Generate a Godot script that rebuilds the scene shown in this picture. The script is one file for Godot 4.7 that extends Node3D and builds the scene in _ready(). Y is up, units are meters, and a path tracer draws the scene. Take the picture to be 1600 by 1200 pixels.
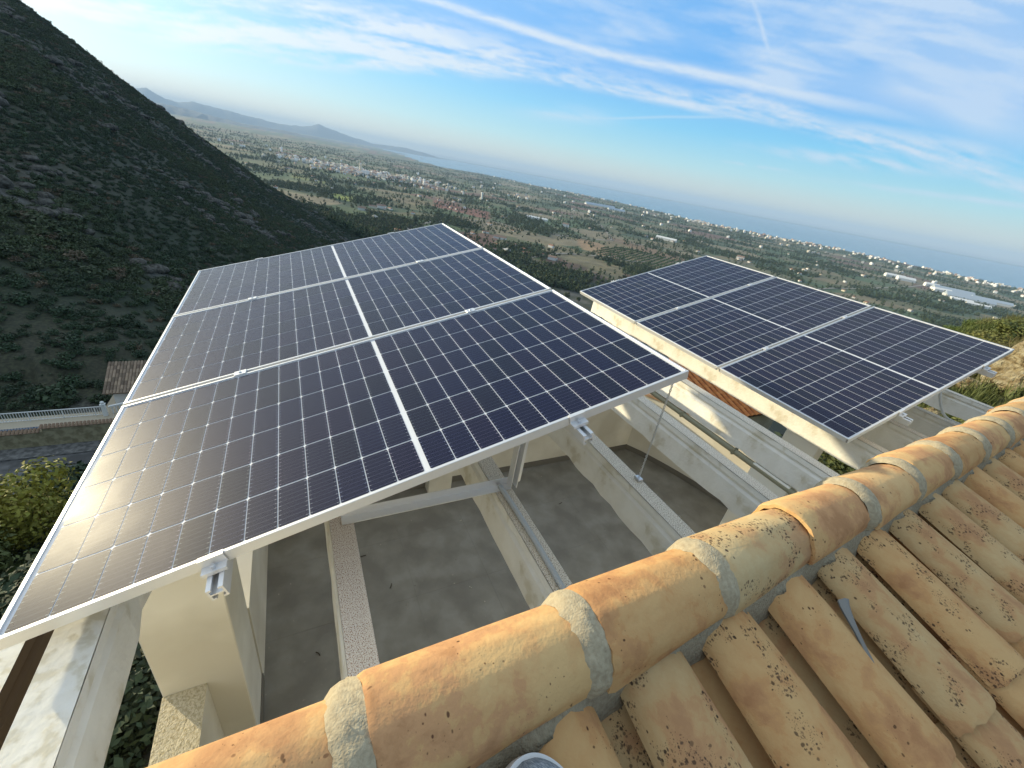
extends Node3D

# ---------------------------------------------------------------- helpers
class MB:
	var v := PackedVector3Array()
	var n := PackedVector3Array()
	var uv := PackedVector2Array()
	var c := PackedColorArray()
	var idx := PackedInt32Array()
	var tint := Color(1, 1, 1)
	func vert(p: Vector3, nn: Vector3, t: Vector2 = Vector2.ZERO) -> int:
		v.append(p); n.append(nn); uv.append(t); c.append(tint)
		return v.size() - 1
	func face(a: int, b: int, d: int, out: Vector3) -> void:
		if (v[b] - v[a]).cross(v[d] - v[a]).dot(out) > 0.0:
			idx.append_array([a, d, b])
		else:
			idx.append_array([a, b, d])
	func quad(a: Vector3, b: Vector3, d: Vector3, e: Vector3, out: Vector3, t: Array = []) -> void:
		var nn := (b - a).cross(d - a)
		if nn.length_squared() < 1e-14:
			nn = (d - a).cross(e - a)
		nn = nn.normalized()
		if nn.dot(out) < 0.0: nn = -nn
		if t.is_empty(): t = [Vector2(0, 0), Vector2(1, 0), Vector2(1, 1), Vector2(0, 1)]
		var i := vert(a, nn, t[0]); vert(b, nn, t[1]); vert(d, nn, t[2]); vert(e, nn, t[3])
		face(i, i + 1, i + 2, nn); face(i, i + 2, i + 3, nn)
	func tri(a: Vector3, b: Vector3, d: Vector3, out: Vector3) -> void:
		var nn := (b - a).cross(d - a).normalized()
		if nn.dot(out) < 0.0: nn = -nn
		var i := vert(a, nn); vert(b, nn, Vector2(1, 0)); vert(d, nn, Vector2(1, 1))
		face(i, i + 1, i + 2, nn)
	# box with chamfered long edges when bevel > 0
	func box(center: Vector3, size: Vector3, b: Basis = Basis(), bevel := 0.0) -> void:
		var h := size * 0.5
		if bevel <= 0.0:
			for ax in 3:
				for s in [-1.0, 1.0]:
					var nn := Vector3.ZERO; nn[ax] = s
					var u := (ax + 1) % 3
					var w := (ax + 2) % 3
					var q := []
					for k in [[-1, -1], [1, -1], [1, 1], [-1, 1]]:
						var p := Vector3.ZERO
						p[ax] = s * h[ax]; p[u] = k[0] * h[u]; p[w] = k[1] * h[w]
						q.append(center + b * p)
					quad(q[0], q[1], q[2], q[3], b * nn)
			return
		for ax in 3:
			var u := (ax + 1) % 3
			var w := (ax + 2) % 3
			for s in [-1.0, 1.0]:
				var nn := Vector3.ZERO; nn[ax] = s
				var q := []
				for k in [[-1, -1], [1, -1], [1, 1], [-1, 1]]:
					var p := Vector3.ZERO
					p[ax] = s * h[ax]; p[u] = k[0] * (h[u] - bevel); p[w] = k[1] * (h[w] - bevel)
					q.append(center + b * p)
				quad(q[0], q[1], q[2], q[3], b * nn)
			for su in [-1.0, 1.0]:
				for sw in [-1.0, 1.0]:
					var nn2 := Vector3.ZERO; nn2[u] = su; nn2[w] = sw
					var q2 := []
					for k2 in [[-1, 0], [1, 0], [1, 1], [-1, 1]]:
						var p2 := Vector3.ZERO
						p2[ax] = k2[0] * (h[ax] - bevel)
						p2[u] = su * (h[u] - (bevel if k2[1] == 1 else 0.0))
						p2[w] = sw * (h[w] - (0.0 if k2[1] == 1 else bevel))
						q2.append(center + b * p2)
					quad(q2[0], q2[1], q2[2], q2[3], b * nn2)
		for sx in [-1.0, 1.0]:
			for sy in [-1.0, 1.0]:
				for sz in [-1.0, 1.0]:
					var o := Vector3(sx * h.x, sy * h.y, sz * h.z)
					var dx := Vector3(sx * bevel, 0, 0)
					var dy := Vector3(0, sy * bevel, 0)
					var dz := Vector3(0, 0, sz * bevel)
					tri(center + b * (o - dy - dz), center + b * (o - dx - dz), center + b * (o - dx - dy), b * Vector3(sx, sy, sz))
	# smooth grid of points rows x cols
	func grid(p: Array, out_hint: Callable, t: Array = [], wrap := false) -> void:
		var r := p.size()
		var cc: int = p[0].size()
		var base := v.size()
		for i in r:
			for j in cc:
				var j0 := j - 1 if j > 0 else (cc - 2 if wrap else 0)
				var j1 := j + 1 if j < cc - 1 else (1 if wrap else cc - 1)
				var a: Vector3 = p[mini(i + 1, r - 1)][j] - p[maxi(i - 1, 0)][j]
				var d: Vector3 = p[i][j1] - p[i][j0]
				var nn := a.cross(d).normalized()
				var h: Vector3 = out_hint.call(p[i][j])
				if nn.dot(h) < 0.0: nn = -nn
				vert(p[i][j], nn, t[i][j] if not t.is_empty() else Vector2(float(i), float(j)))
		for i in r - 1:
			for j in cc - 1:
				var k := base + i * cc + j
				var nn2 := n[k] + n[k + cc + 1]
				face(k, k + 1, k + cc + 1, nn2); face(k, k + cc + 1, k + cc, nn2)
	func tube(pts: Array, rad: float, sides := 8) -> void:
		var rings := []
		for i in pts.size():
			var d: Vector3 = (pts[mini(i + 1, pts.size() - 1)] - pts[maxi(i - 1, 0)]).normalized()
			var s := d.cross(Vector3.UP if absf(d.y) < 0.9 else Vector3.RIGHT).normalized()
			var w := s.cross(d)
			var ring := []
			for k in sides + 1:
				var a := TAU * k / sides
				ring.append(pts[i] + (s * cos(a) + w * sin(a)) * rad)
			rings.append(ring)
		var base := v.size()
		for i in pts.size():
			for k in sides + 1:
				vert(rings[i][k], (rings[i][k] - pts[i]).normalized(), Vector2(float(i), float(k) / sides))
		for i in pts.size() - 1:
			for k in sides:
				var q := base + i * (sides + 1) + k
				face(q, q + 1, q + sides + 2, n[q] + n[q + 1]); face(q, q + sides + 2, q + sides + 1, n[q] + n[q + 1])
	# polygon profile (Vector2 list, closed) swept from a to b; x axis of profile = right, y = up
	func sweep(prof: Array, a: Vector3, b: Vector3, right: Vector3, up: Vector3, caps := true) -> void:
		var cen := Vector2.ZERO
		for q in prof: cen += q
		cen /= prof.size()
		var len := a.distance_to(b)
		var per := 0.0
		for i in prof.size():
			var q0: Vector2 = prof[i]
			var q1: Vector2 = prof[(i + 1) % prof.size()]
			var e := q1 - q0
			var nn := right * e.y - up * e.x
			var m := (q0 + q1) * 0.5 - cen
			if _area(prof) < 0.0: nn = -nn
			var A0 := a + right * q0.x + up * q0.y
			var A1 := a + right * q1.x + up * q1.y
			var B0 := b + right * q0.x + up * q0.y
			var B1 := b + right * q1.x + up * q1.y
			quad(A0, A1, B1, B0, nn, [Vector2(0, per), Vector2(0, per + e.length()), Vector2(len, per + e.length()), Vector2(len, per)])
			per += e.length()
		if caps:
			var pp := PackedVector2Array(prof)
			var tr := Geometry2D.triangulate_polygon(pp)
			for k in range(0, tr.size(), 3):
				for s in [0, 1]:
					var o := a if s == 0 else b
					var dir := (a - b) if s == 0 else (b - a)
					tri(o + right * pp[tr[k]].x + up * pp[tr[k]].y, o + right * pp[tr[k + 1]].x + up * pp[tr[k + 1]].y, o + right * pp[tr[k + 2]].x + up * pp[tr[k + 2]].y, dir)
	func _area(prof: Array) -> float:
		var s := 0.0
		for i in prof.size():
			var q0: Vector2 = prof[i]
			var q1: Vector2 = prof[(i + 1) % prof.size()]
			s += q0.x * q1.y - q1.x * q0.y
		return s
	func mesh() -> ArrayMesh:
		var a := []
		a.resize(Mesh.ARRAY_MAX)
		a[Mesh.ARRAY_VERTEX] = v; a[Mesh.ARRAY_NORMAL] = n; a[Mesh.ARRAY_TEX_UV] = uv; a[Mesh.ARRAY_COLOR] = c; a[Mesh.ARRAY_INDEX] = idx
		var m := ArrayMesh.new()
		m.add_surface_from_arrays(Mesh.PRIMITIVE_TRIANGLES, a)
		return m

var M := {}
var used_names := {}
var rng := RandomNumberGenerator.new()

func numbered(called: String) -> String:
	var k: int = used_names.get(called, 0)
	used_names[called] = k + 1
	return called if k == 0 else "%s_%03d" % [called, k]

func put(m: Mesh, called: String, mat: Material, parent: Node = null) -> MeshInstance3D:
	var o := MeshInstance3D.new()
	o.mesh = m
	o.material_override = null
	if mat: 
		for s in m.get_surface_count(): o.set_surface_override_material(s, mat)
	if parent == null:
		o.name = numbered(called)
		add_child(o, true)
	else:
		o.name = called
		parent.add_child(o, true)
	return o

func thing(called: String, label: String, category: String, at := Vector3.ZERO, group := "") -> Node3D:
	var o := Node3D.new()
	o.name = numbered(called)
	add_child(o, true)
	o.position = at
	return tag(o, label, category, group)

func part(called: String, parent: Node) -> Node3D:
	var o := Node3D.new()
	o.name = called
	parent.add_child(o, true)
	return o

func tag(o: Node3D, label := "", category := "", group := "", kind := "") -> Node3D:
	if label: o.set_meta("label", label)
	if category: o.set_meta("category", category)
	if group: o.set_meta("group", group)
	if kind: o.set_meta("kind", kind)
	return o

func lin(r: float, g: float, b: float) -> Color:
	return Color(r, g, b).linear_to_srgb()

func mat(called: String, col: Color, rough := 0.8, metal := 0.0) -> StandardMaterial3D:
	var m := StandardMaterial3D.new()
	m.resource_name = called
	m.albedo_color = col
	m.roughness = rough
	m.metallic = metal
	M[called] = m
	return m

func fnl(seed_: int, freq: float, octaves := 4, type := FastNoiseLite.TYPE_SIMPLEX_SMOOTH, warp := 0.0) -> FastNoiseLite:
	var f := FastNoiseLite.new()
	f.seed = seed_
	f.frequency = freq
	f.noise_type = type
	f.fractal_type = FastNoiseLite.FRACTAL_FBM if octaves > 1 else FastNoiseLite.FRACTAL_NONE
	f.fractal_octaves = octaves
	if warp > 0.0:
		f.domain_warp_enabled = true
		f.domain_warp_amplitude = warp
		f.domain_warp_frequency = freq * 1.3
		f.domain_warp_fractal_octaves = 3
	return f

func ntex(f: FastNoiseLite, size: int, stops: Array, seamless := true) -> NoiseTexture2D:
	var t := NoiseTexture2D.new()
	t.width = size; t.height = size
	t.seamless = seamless
	t.noise = f
	if not stops.is_empty():
		var g := Gradient.new()
		var offs := PackedFloat32Array()
		var cols := PackedColorArray()
		for s in stops:
			offs.append(s[0]); cols.append(s[1])
		g.offsets = offs; g.colors = cols
		t.color_ramp = g
	return t

func relief(m: StandardMaterial3D, t: Texture2D, cm: float) -> void:
	m.heightmap_enabled = true
	m.heightmap_texture = t
	m.heightmap_scale = cm

func tri3(m: StandardMaterial3D, scale: float) -> void:
	m.uv1_triplanar = true
	m.uv1_world_triplanar = true
	m.uv1_scale = Vector3(scale, scale, scale)

# dark lichen and dirt specks as print on clay: alpha = where the specks are
func speckles(seed_: int, count: int, patch: FastNoiseLite, thresh: float, col: Color, rmax: float) -> ImageTexture:
	var s := 1024
	var im := Image.create(s, s, false, Image.FORMAT_RGBA8)
	im.fill(Color(col.r, col.g, col.b, 0.0))
	var r := RandomNumberGenerator.new()
	r.seed = seed_
	var placed := 0
	var tries := 0
	while placed < count and tries < count * 12:
		tries += 1
		var x := r.randi_range(0, s - 1)
		var y := r.randi_range(0, s - 1)
		if patch.get_noise_2d(x, y) < thresh + r.randf() * 0.12: continue
		placed += 1
		var rad := 1.2 + pow(r.randf(), 6.0) * rmax
		var ax := r.randf_range(0.7, 1.4)
		var shade := r.randf_range(0.7, 1.25)
		var aa := r.randf_range(0.55, 0.95)
		var R := int(ceil(rad * 1.5))
		for dy in range(-R, R + 1):
			for dx in range(-R, R + 1):
				var d := sqrt(pow(dx * ax, 2) + pow(dy / ax, 2)) + patch.get_noise_2d((x + dx) * 9.0, (y + dy) * 9.0) * rad * 0.5
				if d < rad:
					var al := aa * clampf((rad - d) * 0.9, 0.0, 1.0)
					var px := posmod(x + dx, s)
					var py := posmod(y + dy, s)
					if im.get_pixel(px, py).a < al:
						im.set_pixel(px, py, Color(col.r * shade, col.g * shade, col.b * shade, al))
	return ImageTexture.create_from_image(im)

# ---------------------------------------------------------------- sky
var n_streak := FastNoiseLite.new()
var n_soft := FastNoiseLite.new()
var n_fine := FastNoiseLite.new()
const SUN_AZ := -39.0
const SUN_EL := 10.6

func poly_el(pts: Array, az: float) -> float:
	if az <= pts[0][0]: return pts[0][1]
	for i in pts.size() - 1:
		if az <= pts[i + 1][0]:
			return lerpf(pts[i][1], pts[i + 1][1], (az - pts[i][0]) / (pts[i + 1][0] - pts[i][0]))
	return pts[-1][1]

func trail(pts: Array, az: float, el: float, w: float) -> float:
	var best := 1e9
	var k := cos(deg_to_rad(el))
	for i in pts.size() - 1:
		var a := Vector2(pts[i][0] * k, pts[i][1])
		var b := Vector2(pts[i + 1][0] * k, pts[i + 1][1])
		var p := Vector2(az * k, el)
		var t := clampf((p - a).dot(b - a) / (b - a).length_squared(), 0.0, 1.0)
		best = minf(best, p.distance_to(a + (b - a) * t))
	return exp(-pow(best / w, 2.0))

const BAND_UP := [[-60.0, 2.0], [-30.0, 5.0], [-13.7, 7.5], [-3.8, 10.5], [10.4, 12.6], [23.9, 12.2], [31.0, 11.9], [41.8, 11.3], [52.0, 10.4], [60.9, 9.5], [73.5, 6.8], [90.0, 4.0], [120.0, 2.0]]
const BAND_LO := [[-60.0, -1.0], [-30.0, 2.0], [-13.2, 4.4], [-9.2, 4.2], [-2.8, 5.0], [2.9, 5.6], [11.8, 6.6], [23.7, 8.4], [31.8, 8.8], [39.2, 8.6], [49.7, 8.1], [56.2, 7.4], [64.8, 6.4], [74.4, 4.5], [90.0, 2.5], [120.0, 1.0]]

func sky_at(az: float, el: float, sun: Vector3) -> Color:
	var ce := cos(deg_to_rad(el))
	var dir := Vector3(sin(deg_to_rad(az)) * ce, sin(deg_to_rad(el)), -cos(deg_to_rad(az)) * ce)
	var ang := rad_to_deg(acos(clampf(dir.dot(sun), -1.0, 1.0)))
	# clear air low down; unseen sky overhead whitened and brightened as fill light
	var stops := [[0.0, Color(0.86, 0.85, 0.79)], [1.5, Color(0.82, 0.86, 0.82)], [3.5, Color(0.69, 0.86, 0.89)], [7.0, Color(0.48, 0.78, 0.93)], [11.0, Color(0.38, 0.68, 0.93)], [20.0, Color(0.42, 0.67, 0.91)], [45.0, Color(0.61, 0.71, 0.82)], [90.0, Color(0.62, 0.70, 0.79)]]
	var col: Color = stops[-1][1]
	for i in stops.size() - 1:
		if el < stops[i + 1][0]:
			col = stops[i][1].lerp(stops[i + 1][1], clampf((el - stops[i][0]) / (stops[i + 1][0] - stops[i][0]), 0.0, 1.0))
			break
	col = col.srgb_to_linear()
	# light scattered forward round the sun
	var aure := 1.45 * exp(-ang / 23.0) + 1.4 * exp(-ang / 9.0)
	col = col + Color(1.0, 0.96, 0.84) * aure
	# cirrus: a long band of streaks, veils and a few old vapour trails
	var mid := 0.5 * (poly_el(BAND_UP, az) + poly_el(BAND_LO, az))
	var v := el - mid
	var st := n_streak.get_noise_2d(az * 0.55 + v * 1.2, v * 5.5)
	var sf := n_soft.get_noise_2d(az * 1.0 + 40.0, v * 3.0)
	var fi := n_fine.get_noise_2d(az * 1.4 + v * 2.0, v * 9.0)
	var up := poly_el(BAND_UP, az) + sf * 1.6
	var lo := poly_el(BAND_LO, az) + sf * 0.9 + st * 0.5
	var band := smoothstep(lo - 0.25, lo + 0.9, el) * (1.0 - smoothstep(up - 1.6, up + 1.4, el))
	var fib := n_fine.get_noise_2d(az * 2.4 + v * 5.0, v * 24.0)
	var c := band * clampf(0.60 + st * 1.15 + fi * 0.5 + fib * 0.3, 0.0, 1.0)
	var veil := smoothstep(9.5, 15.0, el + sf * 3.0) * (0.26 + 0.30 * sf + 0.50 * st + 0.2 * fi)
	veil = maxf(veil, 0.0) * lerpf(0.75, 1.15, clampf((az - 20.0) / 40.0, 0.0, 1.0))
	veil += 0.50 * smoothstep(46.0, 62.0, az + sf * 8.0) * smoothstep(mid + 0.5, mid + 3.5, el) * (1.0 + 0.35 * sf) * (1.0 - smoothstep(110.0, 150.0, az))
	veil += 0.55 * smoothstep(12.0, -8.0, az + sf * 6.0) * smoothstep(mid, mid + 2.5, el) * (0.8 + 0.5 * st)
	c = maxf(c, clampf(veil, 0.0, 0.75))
	c = pow(clampf(c, 0.0, 1.0), 1.15)
	var ta := trail([[2.0, 13.6], [16.1, 13.6], [23.7, 13.2], [30.9, 12.6], [38.0, 12.3], [45.0, 11.9], [50.3, 11.5], [55.2, 11.0], [62.0, 10.3], [74.0, 8.2], [95.0, 4.0]], az, el + fi * 0.12, 0.20 + 0.007 * clampf(az, 0.0, 60.0))
	c = maxf(c, ta * clampf(0.95 + st * 0.4 + fib * 0.3, 0.0, 1.0) * (1.0 - 0.8 * smoothstep(50.0, 70.0, az)))
	c = maxf(c, trail([[44.0, 22.0], [45.7, 19.3], [48.2, 16.8], [49.6, 15.1], [51.3, 13.2], [53.6, 11.6]], az, el + fi * 0.1, 0.26) * clampf(0.5 + st * 0.6, 0.1, 0.7))
	c = maxf(c, trail([[32.4, 6.35], [36.8, 6.9], [42.3, 7.8], [48.2, 8.5]], az, el, 0.10) * 0.5)
	c = maxf(c, exp(-pow((az - 31.0) / 5.0, 2.0) - pow((el - 6.4 - (az - 31.0) * 0.08) / 0.8, 2.0)) * clampf(0.45 + st * 0.8, 0.0, 0.7))
	c = maxf(c, exp(-pow((az - 62.0) / 8.0, 2.0) - pow((el - 6.1) / 0.55, 2.0)) * clampf(0.5 + fi * 0.9 + st * 0.4, 0.0, 0.8))
	c = maxf(c, exp(-pow((az - 70.0) / 9.0, 2.0) - pow((el - 4.2) / 0.22, 2.0)) * clampf(0.55 + st * 0.6, 0.0, 0.7))
	c = maxf(c, exp(-pow((az - 53.0) / 3.5, 2.0) - pow((el - 4.5) / 0.13, 2.0)) * clampf(0.25 + fi * 1.6, 0.0, 0.7))
	c *= smoothstep(1.0, 4.0, el)
	var white := Color(0.58, 0.70, 0.84).lerp(Color(0.90, 0.93, 0.88), exp(-ang / 38.0)) + Color(1.0, 0.97, 0.86) * aure * 0.55
	col = col.lerp(white, clampf(c, 0.0, 0.92))
	col = col * 0.71
	col.a = 1.0
	return col

func make_sky(sun: Vector3) -> Sky:
	n_streak = fnl(11, 0.09, 4, FastNoiseLite.TYPE_SIMPLEX_SMOOTH, 6.0)
	n_soft = fnl(12, 0.045, 3)
	n_fine = fnl(13, 0.16, 3)
	var w := 3072
	var h := 1536
	var im := Image.create(w, h, false, Image.FORMAT_RGBF)
	var below := Color(0.33, 0.33, 0.30)
	im.fill(below)
	var y := 0
	while y < h / 2:
		var el0 := 90.0 - 180.0 * (y + 0.5) / h
		var bh := 1 if el0 < 24.0 else (4 if el0 < 50.0 else 16)
		var x := 0
		while x < w:
			var az := wrapf(float(x) / w * 360.0, -180.0, 180.0)
			var inside := az > -32.0 and az < 92.0 and el0 < 24.0
			var bw := 1 if inside else (4 if bh <= 4 else 16)
			var hh := bh
			if not inside and bh == 1:
				if y % 4 != 0:
					x += bw
					continue
				hh = 4
			var col := sky_at(wrapf((float(x) + bw * 0.5) / w * 360.0, -180.0, 180.0), 90.0 - 180.0 * (y + hh * 0.5) / h, sun)
			if bw == 1 and hh == 1:
				im.set_pixel(x, y, col)
			else:
				im.fill_rect(Rect2i(x, y, bw, mini(hh, h / 2 - y)), col)
			x += bw
		y += bh
	var pm := PanoramaSkyMaterial.new()
	pm.panorama = ImageTexture.create_from_image(im)
	var s := Sky.new()
	s.sky_material = pm
	return s

# ---------------------------------------------------------------- land
const RK := [0.0, 5.0, 12.0, 20.0, 30.0, 36.0, 44.0, 49.0, 60.0, 90.0, 130.0, 180.0, 240.0, 300.0, 360.0, 420.0, 500.0, 620.0, 800.0, 1100.0, 1600.0, 2500.0, 4000.0, 30000.0]
const PLAIN := [-7.2, -7.2, -12.0, -17.0, -22.0, -25.0, -29.0, -31.0, -36.0, -46.0, -57.0, -68.0, -79.0, -88.0, -95.0, -101.0, -106.0, -110.0, -112.5, -114.0, -115.0, -115.5, -116.0, -116.5]
const ROWS := [
	[-180.0, [-7.2, -7.2, -6.0, -3.0, 2.0, 4.5, 8.0, 10.0, 15.0, 27.0, 40.0, 56.0, 74.0, 90.0, 104.0, 116.0, 128.0, 140.0, 150.0, 150.0, 150.0, 150.0, 150.0, 150.0]],
	[-100.0, [-7.2, -7.2, -9.5, -13.5, -20.0, -23.0, -26.0, -26.5, -26.0, -19.0, -6.0, 12.0, 34.0, 56.0, 70.0, 78.0, 76.0, 60.0, 40.0, 20.0, 0.0, -20.0, -40.0, -60.0]],
	[-60.0, [-7.2, -7.2, -11.0, -15.5, -22.0, -25.5, -28.3, -28.6, -28.0, -21.0, -10.0, 6.0, 25.0, 43.0, 56.0, 62.0, 58.0, 36.0, 0.0, -40.0, -80.0, -100.0, -110.0, -116.0]],
	[-34.0, [-7.2, -7.2, -11.0, -15.5, -21.5, -25.5, -28.4, -28.6, -28.0, -21.0, -11.0, 3.0, 19.0, 36.0, 50.0, 58.0, 52.0, 25.0, -20.0, -70.0, -105.0, -112.0, -114.0, -116.5]],
	[-24.0, [-7.2, -7.2, -11.0, -15.5, -21.5, -25.5, -28.4, -28.6, -28.0, -22.0, -15.0, -4.0, 10.0, 25.0, 39.0, 49.0, 46.0, 20.0, -30.0, -80.0, -108.0, -113.0, -115.0, -116.5]],
	[-17.4, [-7.2, -7.2, -11.0, -16.0, -22.0, -25.8, -28.4, -28.6, -28.4, -25.0, -20.0, -11.5, 0.0, 13.0, 27.0, 37.6, 36.0, 8.0, -50.0, -95.0, -110.0, -114.0, -115.5, -116.5]],
	[-13.1, [-7.2, -7.2, -11.2, -16.2, -22.2, -26.0, -28.6, -29.0, -29.2, -28.0, -26.0, -21.0, -14.0, -6.0, 4.0, 12.6, 11.0, -20.0, -70.0, -104.0, -112.0, -114.5, -115.5, -116.5]],
	[-8.0, [-7.2, -7.2, -11.4, -16.4, -22.4, -26.2, -28.8, -29.6, -30.8, -31.5, -32.0, -31.0, -28.0, -23.5, -19.0, -14.6, -17.5, -46.0, -88.0, -110.0, -113.0, -115.0, -115.5, -116.5]],
	[-1.7, [-7.2, -7.2, -11.6, -16.6, -22.4, -26.2, -29.0, -30.2, -33.0, -36.5, -40.5, -44.0, -46.5, -48.0, -48.5, -48.0, -53.5, -80.0, -104.0, -112.0, -114.0, -115.0, -116.0, -116.5]],
	[6.2, [-7.2, -7.2, -11.8, -16.8, -22.2, -25.8, -29.2, -30.8, -35.0, -42.5, -50.5, -58.0, -64.5, -70.0, -74.0, -76.0, -82.0, -108.0, -112.0, -113.5, -114.5, -115.2, -116.0, -116.5]],
	[12.0, [-7.2, -7.2, -12.0, -17.0, -22.0, -25.4, -29.0, -31.0, -36.0, -45.0, -55.0, -65.0, -74.0, -81.0, -86.0, -89.5, -93.0, -108.5, -112.3, -113.8, -114.8, -115.4, -116.0, -116.5]],
	[16.0, PLAIN],
	[64.0, PLAIN],
	[68.0, [-7.2, -7.2, -7.6, -9.5, -15.0, -19.0, -24.0, -28.0, -35.0, -46.0, -57.0, -68.0, -79.0, -88.0, -95.0, -101.0, -106.0, -110.0, -112.5, -114.0, -115.0, -115.5, -116.0, -116.5]],
	[72.0, [-7.2, -6.8, -5.2, -6.2, -12.0, -17.0, -22.0, -26.0, -34.0, -46.0, -57.0, -68.0, -79.0, -88.0, -95.0, -101.0, -106.0, -110.0, -112.5, -114.0, -115.0, -115.5, -116.0, -116.5]],
	[75.0, [-7.2, -6.4, -3.3, -2.6, -7.0, -12.0, -18.0, -23.0, -33.0, -46.0, -57.0, -68.0, -79.0, -88.0, -95.0, -101.0, -106.0, -110.0, -112.5, -114.0, -115.0, -115.5, -116.0, -116.5]],
	[77.0, [-7.2, -6.2, -2.8, -1.95, -5.5, -10.0, -16.0, -22.0, -32.0, -46.0, -57.0, -68.0, -79.0, -88.0, -95.0, -101.0, -106.0, -110.0, -112.5, -114.0, -115.0, -115.5, -116.0, -116.5]],
	[79.0, [-7.2, -6.0, -2.5, -1.55, -4.5, -9.0, -15.0, -21.0, -32.0, -46.0, -57.0, -68.0, -79.0, -88.0, -95.0, -101.0, -106.0, -110.0, -112.5, -114.0, -115.0, -115.5, -116.0, -116.5]],
	[84.0, [-7.2, -5.6, -1.9, -0.8, -1.2, -4.0, -9.0, -14.0, -25.0, -40.0, -53.0, -66.0, -78.0, -88.0, -95.0, -101.0, -106.0, -110.0, -112.5, -114.0, -115.0, -115.5, -116.0, -116.5]],
	[100.0, [-7.2, -5.2, -0.6, 2.0, 5.0, 6.5, 8.5, 10.0, 12.0, 10.0, 0.0, -20.0, -45.0, -60.0, -75.0, -85.0, -95.0, -104.0, -110.0, -113.0, -115.0, -115.5, -116.0, -116.5]],
	[180.0, [-7.2, -7.2, -6.0, -3.0, 2.0, 4.5, 8.0, 10.0, 15.0, 27.0, 40.0, 56.0, 74.0, 90.0, 104.0, 116.0, 128.0, 140.0, 150.0, 150.0, 150.0, 150.0, 150.0, 150.0]],
]
# distance of the shore by azimuth
const SHORE := [[8.5, 30000.0], [10.5, 14000.0], [13.0, 8600.0], [15.0, 6400.0], [17.3, 5200.0], [22.0, 5600.0], [29.3, 4700.0], [38.3, 4400.0], [49.3, 3500.0], [57.1, 3350.0], [63.3, 3600.0], [68.8, 3450.0], [73.7, 3350.0], [77.9, 3300.0], [120.0, 3000.0], [180.0, 3000.0]]
const SEA_Y := -120.0
var n_ter := FastNoiseLite.new()
var n_cell := FastNoiseLite.new()
var n_cell2 := FastNoiseLite.new()
var n_mid := FastNoiseLite.new()
var n_rock := FastNoiseLite.new()

func land_y(x: float, z: float, detail := true) -> float:
	var az := rad_to_deg(atan2(x, -z))
	var r := sqrt(x * x + z * z)
	var i := 0
	while i < ROWS.size() - 2 and az > ROWS[i + 1][0]: i += 1
	var k := 0
	while k < RK.size() - 2 and r > RK[k + 1]: k += 1
	var t: float = clampf((az - ROWS[i][0]) / (ROWS[i + 1][0] - ROWS[i][0]), 0.0, 1.0)
	var s: float = clampf((r - RK[k]) / (RK[k + 1] - RK[k]), 0.0, 1.0)
	var a: Array = ROWS[i][1]
	var b: Array = ROWS[i + 1][1]
	var y: float = lerpf(lerpf(a[k], a[k + 1], s), lerpf(b[k], b[k + 1], s), t)
	if r > 2800.0 and az > 8.0:
		var sh := poly_el(SHORE, az) + n_ter.get_noise_2d(az * 20.0, 5.0) * 120.0
		y = lerpf(y, SEA_Y - 6.0, smoothstep(sh - 25.0, sh + 25.0, r))
	if detail:
		var amp := clampf((r - 14.0) / 60.0, 0.0, 1.0)
		if z < -30.0 and z > -56.0 and x > -80.0 and x < 10.0: amp = 0.0
		y += n_ter.get_noise_2d(x * 1.0, z * 1.0) * 2.6 * amp * clampf(1.0 - (r - 600.0) / 800.0, 0.15, 1.0)
		if r < 20.0: y += n_ter.get_noise_2d(x * 14.0, z * 14.0) * 0.25
	return y

func flat_strip(x: float, z: float) -> float:
	# the road, its pavement and the pool deck are cut level into the slope
	if x > -120.0 and x < 16.0 and z < -31.5 and z > -50.0:
		return (1.0 - smoothstep(-35.0, -31.5, z)) * smoothstep(-50.0, -46.0, z) * (1.0 - smoothstep(6.0, 16.0, x)) * smoothstep(-120.0, -100.0, x)
	return 0.0

func ground_y(x: float, z: float) -> float:
	var y := land_y(x, z)
	var f := flat_strip(x, z)
	if f > 0.0:
		y = lerpf(y, -28.5, f)
	return y

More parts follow.
